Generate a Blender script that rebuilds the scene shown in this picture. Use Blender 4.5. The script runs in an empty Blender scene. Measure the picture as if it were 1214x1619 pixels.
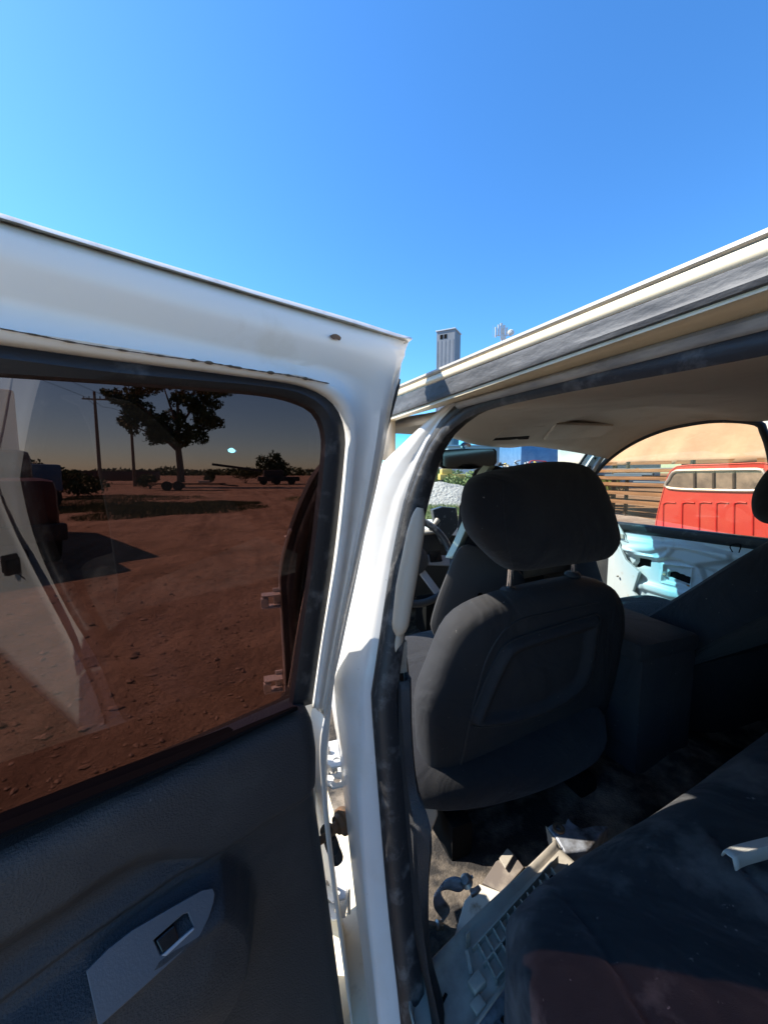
import bpy, bmesh, math, random
import numpy as np
from mathutils import Vector, Matrix, noise
from mathutils.bvhtree import BVHTree
random.seed(7); np.random.seed(7)
S = bpy.context.scene
COL = S.collection

# ------------------------------------------------------------------ camera
FPX, CX, CY = 620.0, 607.0, 809.5
YAW, PITCH = math.radians(20), math.radians(-5.66)
CAM = np.array([0, 0, 1.58])
FW = np.array([math.sin(YAW)*math.cos(PITCH), math.cos(YAW)*math.cos(PITCH), math.sin(PITCH)])
RT = np.array([math.cos(YAW), -math.sin(YAW), 0.0])
UP = np.cross(RT, FW)
cd = bpy.data.cameras.new('camera'); cam = bpy.data.objects.new('camera', cd); COL.objects.link(cam)
cd.sensor_fit = 'HORIZONTAL'; cd.sensor_width = 36; cd.lens = 36*FPX/1214
cd.clip_start = 0.01; cd.clip_end = 9000
cam.matrix_world = Matrix(((RT[0], UP[0], -FW[0], CAM[0]), (RT[1], UP[1], -FW[1], CAM[1]),
                           (RT[2], UP[2], -FW[2], CAM[2]), (0, 0, 0, 1)))
S.camera = cam
# ------------------------------------------------------------------ light
SUN = Vector((-0.62, 0.36, 0.75)).normalized()          # direction towards the sun
w = bpy.data.worlds.new('World'); S.world = w; w.use_nodes = True
nt = w.node_tree; bg = nt.nodes['Background']
sky = nt.nodes.new('ShaderNodeTexSky'); sky.sky_type = 'NISHITA'; sky.sun_disc = False
sky.sun_elevation = math.asin(SUN.z); sky.sun_rotation = math.atan2(SUN.x, SUN.y)
sky.air_density = 1.0; sky.dust_density = 0.4; sky.ozone_density = 3.2; sky.altitude = 300
hs_ = nt.nodes.new('ShaderNodeHueSaturation'); hs_.inputs['Saturation'].default_value = 1.15
nt.links.new(sky.outputs[0], hs_.inputs['Color'])
tn = nt.nodes.new('ShaderNodeMix'); tn.data_type = 'RGBA'; tn.blend_type = 'MULTIPLY'; tn.inputs[0].default_value = 1; tn.inputs[7].default_value = (.64, .99, 1.20, 1)
nt.links.new(hs_.outputs[0], tn.inputs[6])
nt.links.new(tn.outputs[2], bg.inputs[0]); bg.inputs[1].default_value = 0.135
sl = bpy.data.lights.new('sun', 'SUN'); sl.energy = 5.0; sl.angle = math.radians(0.5); sl.color = (1, .94, .84)
so = bpy.data.objects.new('sun', sl); COL.objects.link(so); so.rotation_euler = SUN.to_track_quat('Z', 'Y').to_euler()
S.view_settings.view_transform = 'Standard'; S.view_settings.look = 'None'
S.view_settings.gamma = 1; S.view_settings.exposure = 0.95
S.cycles.max_bounces = 10; S.cycles.transparent_max_bounces = 16; S.cycles.caustics_reflective = False
S.cycles.caustics_refractive = False

# ------------------------------------------------------------------ rays and planes (surveying the photo)
def ray(x, y): return FW + RT*(x-CX)/FPX + UP*(CY-y)/FPX
def onX(x, y, v): r = ray(x, y); return CAM + r*(v-CAM[0])/r[0]
def onY(x, y, v): r = ray(x, y); return CAM + r*(v-CAM[1])/r[1]
def onZ(x, y, v): r = ray(x, y); return CAM + r*(v-CAM[2])/r[2]
def onD(x, y, d): return CAM + ray(x, y)*d
def onP(x, y, p, n): r = ray(x, y); n = np.array(n, float); return CAM + r*(((np.array(p)-CAM) @ n)/(r @ n))

# ------------------------------------------------------------------ mesh helpers
def smooth_line(pts, n, closed=False):
    p = np.array(pts, float)
    if len(p) == 2:
        t = np.linspace(0, 1, n)[:, None]; return p[0]*(1-t)+p[1]*t
    if closed: q = np.vstack([p[-1], p, p[0], p[1]])
    else: q = np.vstack([2*p[0]-p[1], p, 2*p[-1]-p[-2]])
    out = []
    m = len(p) if closed else len(p)-1
    for i in range(m):
        a, b, c, d = q[i:i+4]
        for t in np.linspace(0, 1, 12, endpoint=False):
            out.append(.5*((2*b)+(c-a)*t+(2*a-5*b+4*c-d)*t*t+(3*b-a-3*c+d)*t**3))
    out.append(p[0] if closed else p[-1])
    out = np.array(out)
    L = np.r_[0, np.cumsum(np.linalg.norm(np.diff(out, axis=0), axis=1))]
    u = np.linspace(0, L[-1], n, endpoint=not closed)
    return np.stack([np.interp(u, L, out[:, k]) for k in range(out.shape[1])], 1)

def resample(pts, n):
    p = np.array(pts, float)
    L = np.r_[0, np.cumsum(np.linalg.norm(np.diff(p, axis=0), axis=1))]
    u = np.linspace(0, L[-1], n)
    return np.stack([np.interp(u, L, p[:, k]) for k in range(p.shape[1])], 1)

class MB:
    """collects shapes and links them as ONE mesh object"""
    def __init__(s): s.v = []; s.f = []
    def add(s, V, F):
        o = len(s.v); s.v += [tuple(map(float, q)) for q in V]; s.f += [tuple(i+o for i in q) for q in F]; return s
    def grid(s, G, closed_u=False, closed_v=False, flip=False):
        G = np.asarray(G); a, b = G.shape[:2]; F = []
        for i in range(a if closed_u else a-1):
            for j in range(b if closed_v else b-1):
                q = (i*b+j, i*b+(j+1) % b, ((i+1) % a)*b+(j+1) % b, ((i+1) % a)*b+j)
                F.append(q[::-1] if flip else q)
        return s.add(G.reshape(-1, 3), F)
    def box(s, c, size, R=None, bev=0.0):
        c = np.array(c, float); h = np.array(size, float)/2
        bm = bmesh.new(); bmesh.ops.create_cube(bm, size=2)
        for v in bm.verts: v.co = Vector(np.array(v.co)*h)
        if bev: bmesh.ops.bevel(bm, geom=bm.edges[:], offset=bev, segments=2, affect='EDGES', profile=.6)
        V = np.array([v.co[:] for v in bm.verts]); bm.verts.index_update()
        F = [[v.index for v in f.verts] for f in bm.faces]; bm.free()
        if R is not None: V = V @ np.array(R).T
        return s.add(V+c, F)
    def bar(s, p, q, wid, th, up=(0, 0, 1), bev=0.0):
        p = np.array(p, float); q = np.array(q, float); d = q-p; L = np.linalg.norm(d); d /= L
        u = np.array(up, float); r = np.cross(d, u); r /= np.linalg.norm(r); u = np.cross(r, d)
        return s.box((p+q)/2, (L, wid, th), np.stack([d, r, u], 1), bev)
    def tube(s, pts, r, n=8, cap=True):
        p = np.array(pts, float); m = len(p); r = np.broadcast_to(np.array(r, float), (m,))
        T = np.gradient(p, axis=0); T /= np.linalg.norm(T, axis=1)[:, None]+1e-12
        a = np.cross(T[0], (0, 0, 1)); a = a if np.linalg.norm(a) > .05 else np.cross(T[0], (0, 1, 0))
        a /= np.linalg.norm(a); G = []
        for i in range(m):
            a = a-T[i]*(a@T[i]); a /= np.linalg.norm(a); b = np.cross(T[i], a)
            G.append([p[i]+r[i]*(math.cos(k)*a+math.sin(k)*b) for k in np.linspace(0, 2*math.pi, n, endpoint=False)])
        o = len(s.v); s.grid(G, closed_v=True)
        if cap: s.f.append(tuple(o+k for k in range(n))[::-1]); s.f.append(tuple(o+(m-1)*n+k for k in range(n)))
        return s
    def prism(s, poly, vec):
        P = np.array(poly, float); n = len(P); V = np.vstack([P, P+np.array(vec, float)])
        F = [tuple(range(n))[::-1], tuple(range(n, 2*n))]+[(i, (i+1) % n, n+(i+1) % n, n+i) for i in range(n)]
        return s.add(V, F)
    def plate(s, outer, holes, vec):
        """flat plate with holes, thickness vec"""
        bm = bmesh.new()
        for lp in [outer]+holes:
            vs = [bm.verts.new(Vector(q)) for q in lp]
            for i in range(len(vs)): bm.edges.new((vs[i], vs[(i+1) % len(vs)]))
        bmesh.ops.triangle_fill(bm, use_beauty=True, edges=bm.edges[:])
        r = bmesh.ops.extrude_face_region(bm, geom=bm.faces[:])
        for v in r['geom']:
            if isinstance(v, bmesh.types.BMVert): v.co += Vector(vec)
        bmesh.ops.recalc_face_normals(bm, faces=bm.faces[:]); bm.verts.index_update()
        s.add([v.co[:] for v in bm.verts], [[v.index for v in f.verts] for f in bm.faces]); bm.free(); return s
    def lathe(s, c, axis, prof, n=20):
        c = np.array(c, float); d = np.array(axis, float); d /= np.linalg.norm(d)
        a = np.cross(d, (0, 0, 1)); a = a if np.linalg.norm(a) > .05 else np.cross(d, (1, 0, 0)); a /= np.linalg.norm(a); b = np.cross(d, a)
        G = [[c+d*h+r*(math.cos(k)*a+math.sin(k)*b) for k in np.linspace(0, 2*math.pi, n, endpoint=False)] for r, h in prof]
        return s.grid(G, closed_v=True)
    def build(s, name, mat, parent=None, smooth=True, ang=40, solid=0, bev=0, sub=0, recalc=True, off=-1):
        me = bpy.data.meshes.new(name); me.from_pydata(s.v, [], s.f); me.validate()
        if recalc and len(s.f) < 60000:
            bm = bmesh.new(); bm.from_mesh(me); bmesh.ops.recalc_face_normals(bm, faces=bm.faces[:]); bm.to_mesh(me); bm.free()
        me.materials.append(mat)
        o = bpy.data.objects.new(name, me); COL.objects.link(o)
        if smooth:
            me.shade_smooth()
            me.set_sharp_from_angle(angle=math.radians(ang))
        if solid: m = o.modifiers.new('solid', 'SOLIDIFY'); m.thickness = solid; m.offset = off
        if bev: m = o.modifiers.new('bevel', 'BEVEL'); m.width = bev; m.segments = 2; m.limit_method = 'ANGLE'; m.harden_normals = False
        if sub: m = o.modifiers.new('sub', 'SUBSURF'); m.levels = sub; m.render_levels = sub
        if parent is not None:
            o.parent = parent
            mw = wl(parent); o.matrix_parent_inverse = mw.inverted()
        return o
def wl(o):
    m = Matrix.Translation(o.location) @ o.rotation_euler.to_matrix().to_4x4()
    return wl(o.parent) @ o.matrix_parent_inverse @ m if o.parent else m
def tag(o, label=None, cat=None, group=None, kind=None):
    for k, v in (('label', label), ('category', cat), ('group', group), ('kind', kind)):
        if v: o[k] = v
    return o
def thing(name, loc, label, cat, group=None):
    o = bpy.data.objects.new(name, None); COL.objects.link(o); o.location = Vector(loc); o.empty_display_size = .1
    return tag(o, label, cat, group)
def copy_tree(o, parent=None):
    c = o.copy(); COL.objects.link(c)
    if parent is not None: c.parent = parent
    for ch in list(o.children): copy_tree(ch, c)
    return c
def dist_line(P, line, closed=False):
    """distance of points P (...,2) to a polyline"""
    L = np.array(line, float)
    if closed: L = np.vstack([L, L[:1]])
    d = np.full(P.shape[:-1], 1e9)
    for a, b in zip(L[:-1], L[1:]):
        ab = b-a; t = np.clip(((P-a)@ab)/(ab@ab+1e-12), 0, 1)
        d = np.minimum(d, np.linalg.norm(P-(a+t[..., None]*ab), axis=-1))
    return d
def inside(P, poly):
    x, y = P[..., 0], P[..., 1]; r = np.zeros(x.shape, bool); Q = np.array(poly, float); j = len(Q)-1
    for i in range(len(Q)):
        c = ((Q[i, 1] > y) != (Q[j, 1] > y)) & (x < (Q[j, 0]-Q[i, 0])*(y-Q[i, 1])/(Q[j, 1]-Q[i, 1]+1e-12)+Q[i, 0])
        r ^= c; j = i
    return r
def sdist(P, poly):
    d = dist_line(P, poly, True); return np.where(inside(P, poly), d, -d)
def sstep(a, b, x):
    t = np.clip((x-a)/(b-a), 0, 1); return t*t*(3-2*t)
def pillow(outline, nrm, depth, n=48, rings=9, e=2.6, power=2.2, center=None):
    """closed cushion: an outline inflated to both sides along nrm"""
    O = smooth_line(outline, n, True); c = O.mean(0) if center is None else np.array(center); nrm = np.array(nrm, float); nrm /= np.linalg.norm(nrm)
    G = []
    for a in np.linspace(-1, 1, rings*2+1):
        h = abs(math.sin(a*math.pi/2))**(2/e)*(1 if a > 0 else -1)
        s = abs(math.cos(a*math.pi/2))**(2/e)
        s = max(s, .02); 
        s2 = 1-(1-s)*(.9 if s > .3 else 1.0)
        G.append(c+(O-c)*s+nrm*h*depth)
    m = MB().grid(G, closed_v=True); L = len(G)
    m.f.append(tuple(range(n))[::-1]); m.f.append(tuple((L-1)*n+k for k in range(n)))
    return m

# ------------------------------------------------------------------ materials
def mat(name, col, rough=.6, metal=0, col2=None, nscale=20, lo=.4, hi=.6, bump=0, bscale=60, dust=None, dscale=14, dlo=.55, dhi=.75,
        coat=0, spec=.5, stretch=None, col3=None, sheen=0, detail=6, wrinkle=0, wscale=9, specks=None, sscale=90, slo=.70):
    m = bpy.data.materials.new(name); m.use_nodes = True; t = m.node_tree; b = t.nodes['Principled BSDF']
    b.inputs['Roughness'].default_value = rough; b.inputs['Metallic'].default_value = metal
    b.inputs['Specular IOR Level'].default_value = spec; b.inputs['Coat Weight'].default_value = coat; b.inputs['Coat Roughness'].default_value = .06
    if sheen: b.inputs['Sheen Weight'].default_value = sheen; b.inputs['Sheen Roughness'].default_value = .5
    tc = t.nodes.new('ShaderNodeTexCoord'); vec = tc.outputs['Object']
    if stretch:
        mp = t.nodes.new('ShaderNodeMapping'); mp.inputs['Scale'].default_value = stretch; t.links.new(vec, mp.inputs[0]); vec = mp.outputs[0]
    cur = None
    def noi(sc, lo, hi, det=detail):
        n = t.nodes.new('ShaderNodeTexNoise'); n.inputs['Scale'].default_value = sc; n.inputs['Detail'].default_value = det; n.inputs['Roughness'].default_value = .62
        t.links.new(vec, n.inputs['Vector'])
        r = t.nodes.new('ShaderNodeMapRange'); r.inputs[1].default_value = lo; r.inputs[2].default_value = hi; t.links.new(n.outputs[0], r.inputs[0]); return r.outputs[0]
    def mix(f, a, c):
        x = t.nodes.new('ShaderNodeMix'); x.data_type = 'RGBA'; t.links.new(f, x.inputs[0])
        if isinstance(a, tuple): x.inputs[6].default_value = (*a, 1)
        else: t.links.new(a, x.inputs[6])
        x.inputs[7].default_value = (*c, 1); return x.outputs[2]
    cur = col
    if col2: cur = mix(noi(nscale, lo, hi), cur, col2)
    if col3: cur = mix(noi(nscale*.23, .45, .62), cur, col3)
    if dust:
        f = noi(dscale, dlo, dhi, 9); cur = mix(f, cur, dust)
    if specks: cur = mix(noi(sscale, slo, slo+.05, 3), cur, specks)
    if isinstance(cur, tuple): b.inputs['Base Color'].default_value = (*cur, 1)
    else: t.links.new(cur, b.inputs['Base Color'])
    if bump:
        n = t.nodes.new('ShaderNodeTexNoise'); n.inputs['Scale'].default_value = bscale; n.inputs['Detail'].default_value = 4; t.links.new(vec, n.inputs['Vector'])
        bp = t.nodes.new('ShaderNodeBump'); bp.inputs['Strength'].default_value = 1; bp.inputs['Distance'].default_value = bump
        t.links.new(n.outputs[0], bp.inputs['Height']); last = bp
        if wrinkle:
            n2 = t.nodes.new('ShaderNodeTexNoise'); n2.inputs['Scale'].default_value = wscale; n2.inputs['Detail'].default_value = 3; n2.inputs['Distortion'].default_value = 1.2; t.links.new(vec, n2.inputs['Vector'])
            last = t.nodes.new('ShaderNodeBump'); last.inputs['Strength'].default_value = 1; last.inputs['Distance'].default_value = wrinkle
            t.links.new(n2.outputs[0], last.inputs['Height']); t.links.new(bp.outputs[0], last.inputs['Normal'])
        t.links.new(last.outputs[0], b.inputs['Normal'])
    return m
def glass(name, tint, f0=.045, rough=0.0, band=None, smudge=0):
    m = bpy.data.materials.new(name); m.use_nodes = True; t = m.node_tree; t.nodes.remove(t.nodes['Principled BSDF']); out = t.nodes['Material Output']
    tr = t.nodes.new('ShaderNodeBsdfTransparent'); tr.inputs[0].default_value = (*tint, 1)
    gl = t.nodes.new('ShaderNodeBsdfGlossy'); gl.inputs['Roughness'].default_value = rough
    lw = t.nodes.new('ShaderNodeLayerWeight'); lw.inputs[0].default_value = .5
    pw = t.nodes.new('ShaderNodeMath'); pw.operation = 'POWER'; pw.inputs[1].default_value = 5; t.links.new(lw.outputs['Facing'], pw.inputs[0])
    ma = t.nodes.new('ShaderNodeMath'); ma.operation = 'MULTIPLY_ADD'; ma.inputs[1].default_value = 1-f0; ma.inputs[2].default_value = f0; t.links.new(pw.outputs[0], ma.inputs[0])
    mx = t.nodes.new('ShaderNodeMixShader'); t.links.new(ma.outputs[0], mx.inputs[0]); t.links.new(tr.outputs[0], mx.inputs[1]); t.links.new(gl.outputs[0], mx.inputs[2])
    last = mx.outputs[0]
    if band:                                                    # sun band along the top edge of the glass (height in metres)
        tc = t.nodes.new('ShaderNodeTexCoord'); sx = t.nodes.new('ShaderNodeSeparateXYZ'); t.links.new(tc.outputs['Object'], sx.inputs[0])
        mr = t.nodes.new('ShaderNodeMapRange'); mr.inputs[1].default_value = band[0]; mr.inputs[2].default_value = band[1]; t.links.new(sx.outputs[2], mr.inputs[0])
        mc = t.nodes.new('ShaderNodeMix'); mc.data_type = 'RGBA'; mc.inputs[6].default_value = (*tint, 1); mc.inputs[7].default_value = (*band[2], 1)
        t.links.new(mr.outputs[0], mc.inputs[0]); t.links.new(mc.outputs[2], tr.inputs[0])
    if smudge:
        tc = t.nodes.new('ShaderNodeTexCoord'); n = t.nodes.new('ShaderNodeTexNoise'); n.inputs['Scale'].default_value = 9; n.inputs['Detail'].default_value = 8; t.links.new(tc.outputs['Object'], n.inputs['Vector'])
        mr = t.nodes.new('ShaderNodeMapRange'); mr.inputs[1].default_value = .42; mr.inputs[2].default_value = .75; mr.inputs[4].default_value = smudge; t.links.new(n.outputs[0], mr.inputs[0])
        df = t.nodes.new('ShaderNodeBsdfDiffuse'); df.inputs[0].default_value = (.55, .5, .44, 1)
        m2 = t.nodes.new('ShaderNodeMixShader'); t.links.new(mr.outputs[0], m2.inputs[0]); t.links.new(last, m2.inputs[1]); t.links.new(df.outputs[0], m2.inputs[2]); last = m2.outputs[0]
    t.links.new(last, out.inputs[0]); return m

M = dict(
 paint=mat('white_paint', (.83, .77, .675), .40, coat=.14, dust=(.66, .59, .48), dscale=14, dlo=.56, dhi=.85, col2=(.78, .745, .68), nscale=3, specks=(.42, .33, .22), sscale=75, slo=.745),
 paint_dirty=mat('dusty_white_paint', (.84, .73, .52), .4, coat=.15, dust=(.62, .51, .34), dscale=40, dlo=.55, dhi=.78),
 jamb=mat('jamb_white_paint', (.70, .69, .665), .3, coat=.3, dust=(.40, .33, .25), dscale=150, dlo=.66, dhi=.74, col2=(.66, .63, .58), nscale=14, lo=.48, hi=.72),
 bare=mat('primer_white_metal', (.54, .56, .55), .38, dust=(.42, .34, .24), dscale=16, dlo=.6, dhi=.8),
 rubber=mat('black_rubber', (.018, .018, .019), .55, dust=(.16, .15, .14), dscale=30, dlo=.56, dhi=.85, bump=.0006, bscale=180),
 seal=mat('seal_rubber', (.022, .022, .024), .5, dust=(.22, .21, .20), dscale=34, dlo=.52, dhi=.85, bump=.0006, bscale=180),
 rubber_dusty=mat('dusty_rubber', (.055, .058, .064), .6, dust=(.15, .15, .15), dscale=40, dlo=.42, dhi=.85, specks=(.5, .47, .42), sscale=60, slo=.72, bump=.001, bscale=160, stretch=(1, .35, 1)),
 plastic=mat('charcoal_plastic', (.030, .030, .032), .66, bump=.0011, bscale=480, dust=(.06, .058, .055), dscale=8, dlo=.5, dhi=.8, specks=(.12, .115, .11), sscale=150, slo=.73),
 plastic_lt=mat('bezel_plastic', (.10, .105, .115), .38, bump=.0002, bscale=500),
 cloth=mat('charcoal_cloth', (.020, .020, .023), .95, bump=.0009, bscale=1100, dust=(.034, .033, .032), dscale=7, dlo=.5, dhi=.85, sheen=.12, spec=.15, wrinkle=.012, wscale=7, specks=(.16, .155, .15), sscale=130, slo=.71),
 cloth_back=mat('seat_back_vinyl', (.030, .030, .033), .8, bump=.0005, bscale=900, dust=(.048, .044, .04), dscale=5, dlo=.48, dhi=.8, spec=.3, wrinkle=.010, wscale=6, specks=(.15, .14, .13), sscale=110, slo=.70),
 cloth_dirty=mat('stained_seat_cloth', (.020, .020, .022), .95, bump=.0009, bscale=1200, dust=(.24, .23, .215), dscale=5, dlo=.50, dhi=.76, sheen=.2, spec=.15, wrinkle=.022, wscale=5, specks=(.22, .21, .2), sscale=100, slo=.69),
 carpet=mat('dusty_carpet', (.035, .032, .030), .97, bump=.003, bscale=260, dust=(.30, .24, .18), dscale=9, dlo=.44, dhi=.70, spec=.1),
 liner=mat('beige_headliner', (.52, .485, .43), .9, bump=.0004, bscale=500, dust=(.40, .36, .31), dscale=5, dlo=.5, dhi=.8, spec=.2),
 beige=mat('beige_trim', (.52, .44, .34), .55, bump=.0003, bscale=400),
 greyplastic=mat('scuffed_grey_plastic', (.38, .335, .27), .6, dust=(.16, .14, .115), dscale=12, dlo=.48, dhi=.75, bump=.0004, bscale=200),
 chrome=mat('chrome_rod', (.75, .75, .76), .16, 1),
 steel=mat('dull_steel', (.42, .41, .39), .42, .85, dust=(.25, .16, .09), dscale=25, dlo=.5, dhi=.75),
 rust=mat('rusty_steel', (.10, .075, .055), .7, .3, col2=(.19, .10, .05), nscale=35),
 aluminium=mat('dirty_cast_metal', (.33, .35, .39), .6, .4, dust=(.07, .06, .055), dscale=24, dlo=.42, dhi=.66, bump=.002, bscale=70),
 black=mat('gloss_black', (.008, .008, .009), .25),
 gap=mat('dark_cavity', (.008, .008, .008), .95, spec=.1),
 leather=mat('worn_wheel_leather', (.05, .05, .052), .42, dust=(.30, .29, .26), dscale=14, dlo=.56, dhi=.66),
 silver=mat('silver_plastic', (.42, .43, .45), .4, .2),
 tint=glass('tinted_glass', (.35, .246, .222), .05),
 tint_clear=glass('untinted_glass', (.86, .96, .98), .05),
 warm=glass('warm_side_glass', (.93, .80, .66), .035, smudge=.05),
 wind=glass('windshield_glass', (.93, .985, .96), .03, band=(1.63, 1.75, (.22, .72, .92)), smudge=.05),
 felt=mat('black_felt', (.006, .006, .006), .98, spec=.1),
 dark2=mat('black_steel', (.02, .02, .021), .45, .5),
 orange=mat('orange_rust', (.32, .14, .05), .9, col2=(.55, .38, .25), nscale=80),
 mirror=mat('mirror_glass', (.10, .11, .12), .06, 1),
)

# ------------------------------------------------------------------ ground
def ground_mat():
    m = mat('dirt_ground', (.335, .25, .178), .95, col2=(.21, .15, .10), nscale=.55, lo=.42, hi=.64, col3=(.37, .28, .20), bump=.05, bscale=6, dust=(.13, .10, .06), dscale=.25, dlo=.56, dhi=.7, spec=.15, detail=12)
    t = m.node_tree; b = t.nodes['Principled BSDF']
    tc = t.nodes.new('ShaderNodeTexCoord')
    v = t.nodes.new('ShaderNodeTexVoronoi'); v.inputs['Scale'].default_value = 16; t.links.new(tc.outputs['Object'], v.inputs['Vector'])
    n = t.nodes.new('ShaderNodeTexNoise'); n.inputs['Scale'].default_value = 25; n.inputs['Detail'].default_value = 10; n.inputs['Roughness'].default_value = .75; t.links.new(tc.outputs['Object'], n.inputs['Vector'])
    n2 = t.nodes.new('ShaderNodeTexNoise'); n2.inputs['Scale'].default_value = 1.1; n2.inputs['Detail'].default_value = 6; t.links.new(tc.outputs['Object'], n2.inputs['Vector'])
    a = t.nodes.new('ShaderNodeMath'); a.operation = 'MULTIPLY_ADD'; a.inputs[1].default_value = .35; t.links.new(v.outputs[0], a.inputs[0]); t.links.new(n.outputs[0], a.inputs[2])
    b1 = t.nodes.new('ShaderNodeBump'); b1.inputs['Distance'].default_value = .035; t.links.new(a.outputs[0], b1.inputs['Height'])
    b2 = t.nodes.new('ShaderNodeBump'); b2.inputs['Distance'].default_value = .22; t.links.new(n2.outputs[0], b2.inputs['Height']); t.links.new(b1.outputs[0], b2.inputs['Normal'])
    mp = t.nodes.new('ShaderNodeMapping'); mp.inputs['Scale'].default_value = (2.6, .16, 1); mp.inputs['Rotation'].default_value = (0, 0, math.radians(-28)); t.links.new(tc.outputs['Object'], mp.inputs[0])
    n3 = t.nodes.new('ShaderNodeTexNoise'); n3.inputs['Scale'].default_value = 1; n3.inputs['Detail'].default_value = 8; n3.inputs['Distortion'].default_value = .6; t.links.new(mp.outputs[0], n3.inputs['Vector'])
    n4 = t.nodes.new('ShaderNodeTexNoise'); n4.inputs['Scale'].default_value = 6; n4.inputs['Detail'].default_value = 12; n4.inputs['Roughness'].default_value = .8; t.links.new(tc.outputs['Object'], n4.inputs['Vector'])
    src = b.inputs['Base Color'].links[0].from_socket
    for nn, lo, hi, c in ((n3, .46, .66, (.17, .115, .078, 1)), (n4, .52, .72, (.14, .095, .065, 1))):
        mr = t.nodes.new('ShaderNodeMapRange'); mr.inputs[1].default_value = lo; mr.inputs[2].default_value = hi; mr.inputs[4].default_value = .7; t.links.new(nn.outputs[0], mr.inputs[0])
        x = t.nodes.new('ShaderNodeMix'); x.data_type = 'RGBA'; t.links.new(mr.outputs[0], x.inputs[0]); t.links.new(src, x.inputs[6]); x.inputs[7].default_value = c; src = x.outputs[2]
    t.links.new(src, b.inputs['Base Color'])
    t.links.new(b2.outputs[0], b.inputs['Normal']); return m
g = MB(); R_ = 4000
g.add([(-R_, -R_, 0), (R_, -R_, 0), (R_, R_, 0), (-R_, R_, 0)], [(0, 1, 2, 3)])
tag(g.build('ground', ground_mat(), smooth=False), kind='structure')

# ================================================================== THE WHITE TRUCK
truck = thing('pickup_truck', (1.05, .5, 0), 'white crew cab pickup truck with open rear door and dark cloth seats, in the foreground', 'pickup truck')
def Xs(z): return .19+(z-1.25)*.23 if z > 1.25 else .19+(1.25-z)*.03
def on_side(x, y, off=0.0):
    X = .25
    for _ in range(10):
        P = onX(x, y, X); X = Xs(P[2])+off
    return P
# --- rear door opening: one closed path in the (Y, z) plane of the body side
path = smooth_line([(.36, .70), (.405, .80), (.425, .87), (.458, .98), (.504, 1.26), (.535, 1.45), (.533, 1.57), (.512, 1.625), (.46, 1.652),
                    (.40, 1.66), (.28, 1.657), (.14, 1.65), (-.1, 1.642), (-.3, 1.625), (-.40, 1.575), (-.44, 1.47), (-.44, 1.27), (-.40, 1.09),
                    (-.29, .95), (-.15, .84), (-.08, .73), (-.02, .69), (.15, .685)], 120, True)
tang = np.roll(path, -1, 0)-np.roll(path, 1, 0); tang /= np.linalg.norm(tang, axis=1)[:, None]
outw = np.stack([tang[:, 1], -tang[:, 0]], 1)
if (outw[5]@np.array([1, 0])) < 0: outw = -outw
def sweep(profile_fn):
    G = []
    for (y, z), o in zip(path, outw):
        row = []
        for po, px in profile_fn(y, z):
            Y = y+o[0]*po; Z = z+o[1]*po; row.append((Xs(Z)-px, Y, Z))
        G.append(row)
    return np.array(G)
def kz(y, z): return 1-float(sstep(1.53, 1.655, z))
sealp = [(.001, -.012), (-.004, 0), (-.005, .010), (-.001, .018), (.005, .021), (.010, .019), (.013, .015), (.017, .019), (.023, .020), (.028, .014), (.029, .004), (.028, -.012)]
MB().grid(sweep(lambda y, z: [(a, b*(.5+.5*kz(y, z)) if b > 0 else b) for a, b in sealp]), closed_u=True, closed_v=True).build('door_seal', M['seal'], truck)
def jprof(y, z):
    q = kz(y, z); k = q*float(np.interp(z, [1.02, 1.12, 1.19, 1.30, 1.5, 1.6], [1.0, .97, .76, .66, .54, .46])); e = q*float(np.interp(z, [.8, .95, 1.12, 1.2, 1.3, 1.6], [.044, .048, .053, .060, .066, .066]))
    a = .046*k
    return [(.020, -.002), (.031, .004*q), (.033, .22*a), (.036, .42*a), (.038+.002*q, .7*a), (.040+.004*q, .88*a), (.041+.008*q, a), (.042+.013*q, a+.12*(e-a)), (.042+.024*q, a+.55*(e-a)),
            (.043+.044*q, a+.88*(e-a)), (.043+.062*q, e), (.044+.082*q, e), (.045+.090*q, e-.012*q), (.046+.092*q, -.02)]
MB().grid(sweep(jprof), closed_u=True).build('door_frame', M['jamb'], truck, ang=50)

# --- roof rail: traced lines, each on its own plane
Lx = [.272, .262, .2485, .2482, .2470, .2455, .2447, .2440, .2432, .2425]
Lp = [[(1214, 488), (1045, 543), (905, 585), (775, 618), (700, 641)],
      [(1214, 455), (1045, 520), (905, 580), (775, 616), (689, 640), (630, 662)],
      [(1214, 447), (1045, 513), (905, 571.5), (775, 610), (689, 636), (630, 658)],
      [(1214, 441), (1045, 508), (905, 566), (775, 606), (689, 632), (630, 654)],
      [(1214, 420), (1045, 489), (905, 548), (775, 593), (689, 620), (630, 642)],
      [(1214, 404), (1045, 469), (905, 525), (775, 575), (689, 604), (630, 628)],
      [(1214, 402), (1045, 467), (905, 523), (775, 573), (689, 602), (630, 626)],
      [(1214, 378), (1045, 445), (905, 504), (775, 555), (689, 592), (630, 617)],
      [(1214, 370), (1045, 437), (905, 499), (775, 549), (689, 588), (630, 612)],
      [(1214, 360), (1045, 432), (905, 495), (775, 545), (689, 585), (630, 609)]]
ys = np.linspace(-.6, 1.25, 60); RL = []
for xx, pl in zip(Lx, Lp):
    P = np.array([onX(*q, xx) for q in pl]); c = np.polyfit(P[:, 1], P[:, 2], 1)
    zz = np.polyval(c, ys)
    RL.append(np.stack([np.full(60, xx), ys, zz], 1))
RL = np.array(RL)
def rail(a, b, name, m, th=.0015): MB().grid(RL[a:b+1]).build(name, M[m], truck, solid=th, off=0, ang=60)
rail(0, 3, 'roof_rail', 'paint_dirty')
rg = []
for i in range(3, 6):
    rg.append(RL[i])
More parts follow.
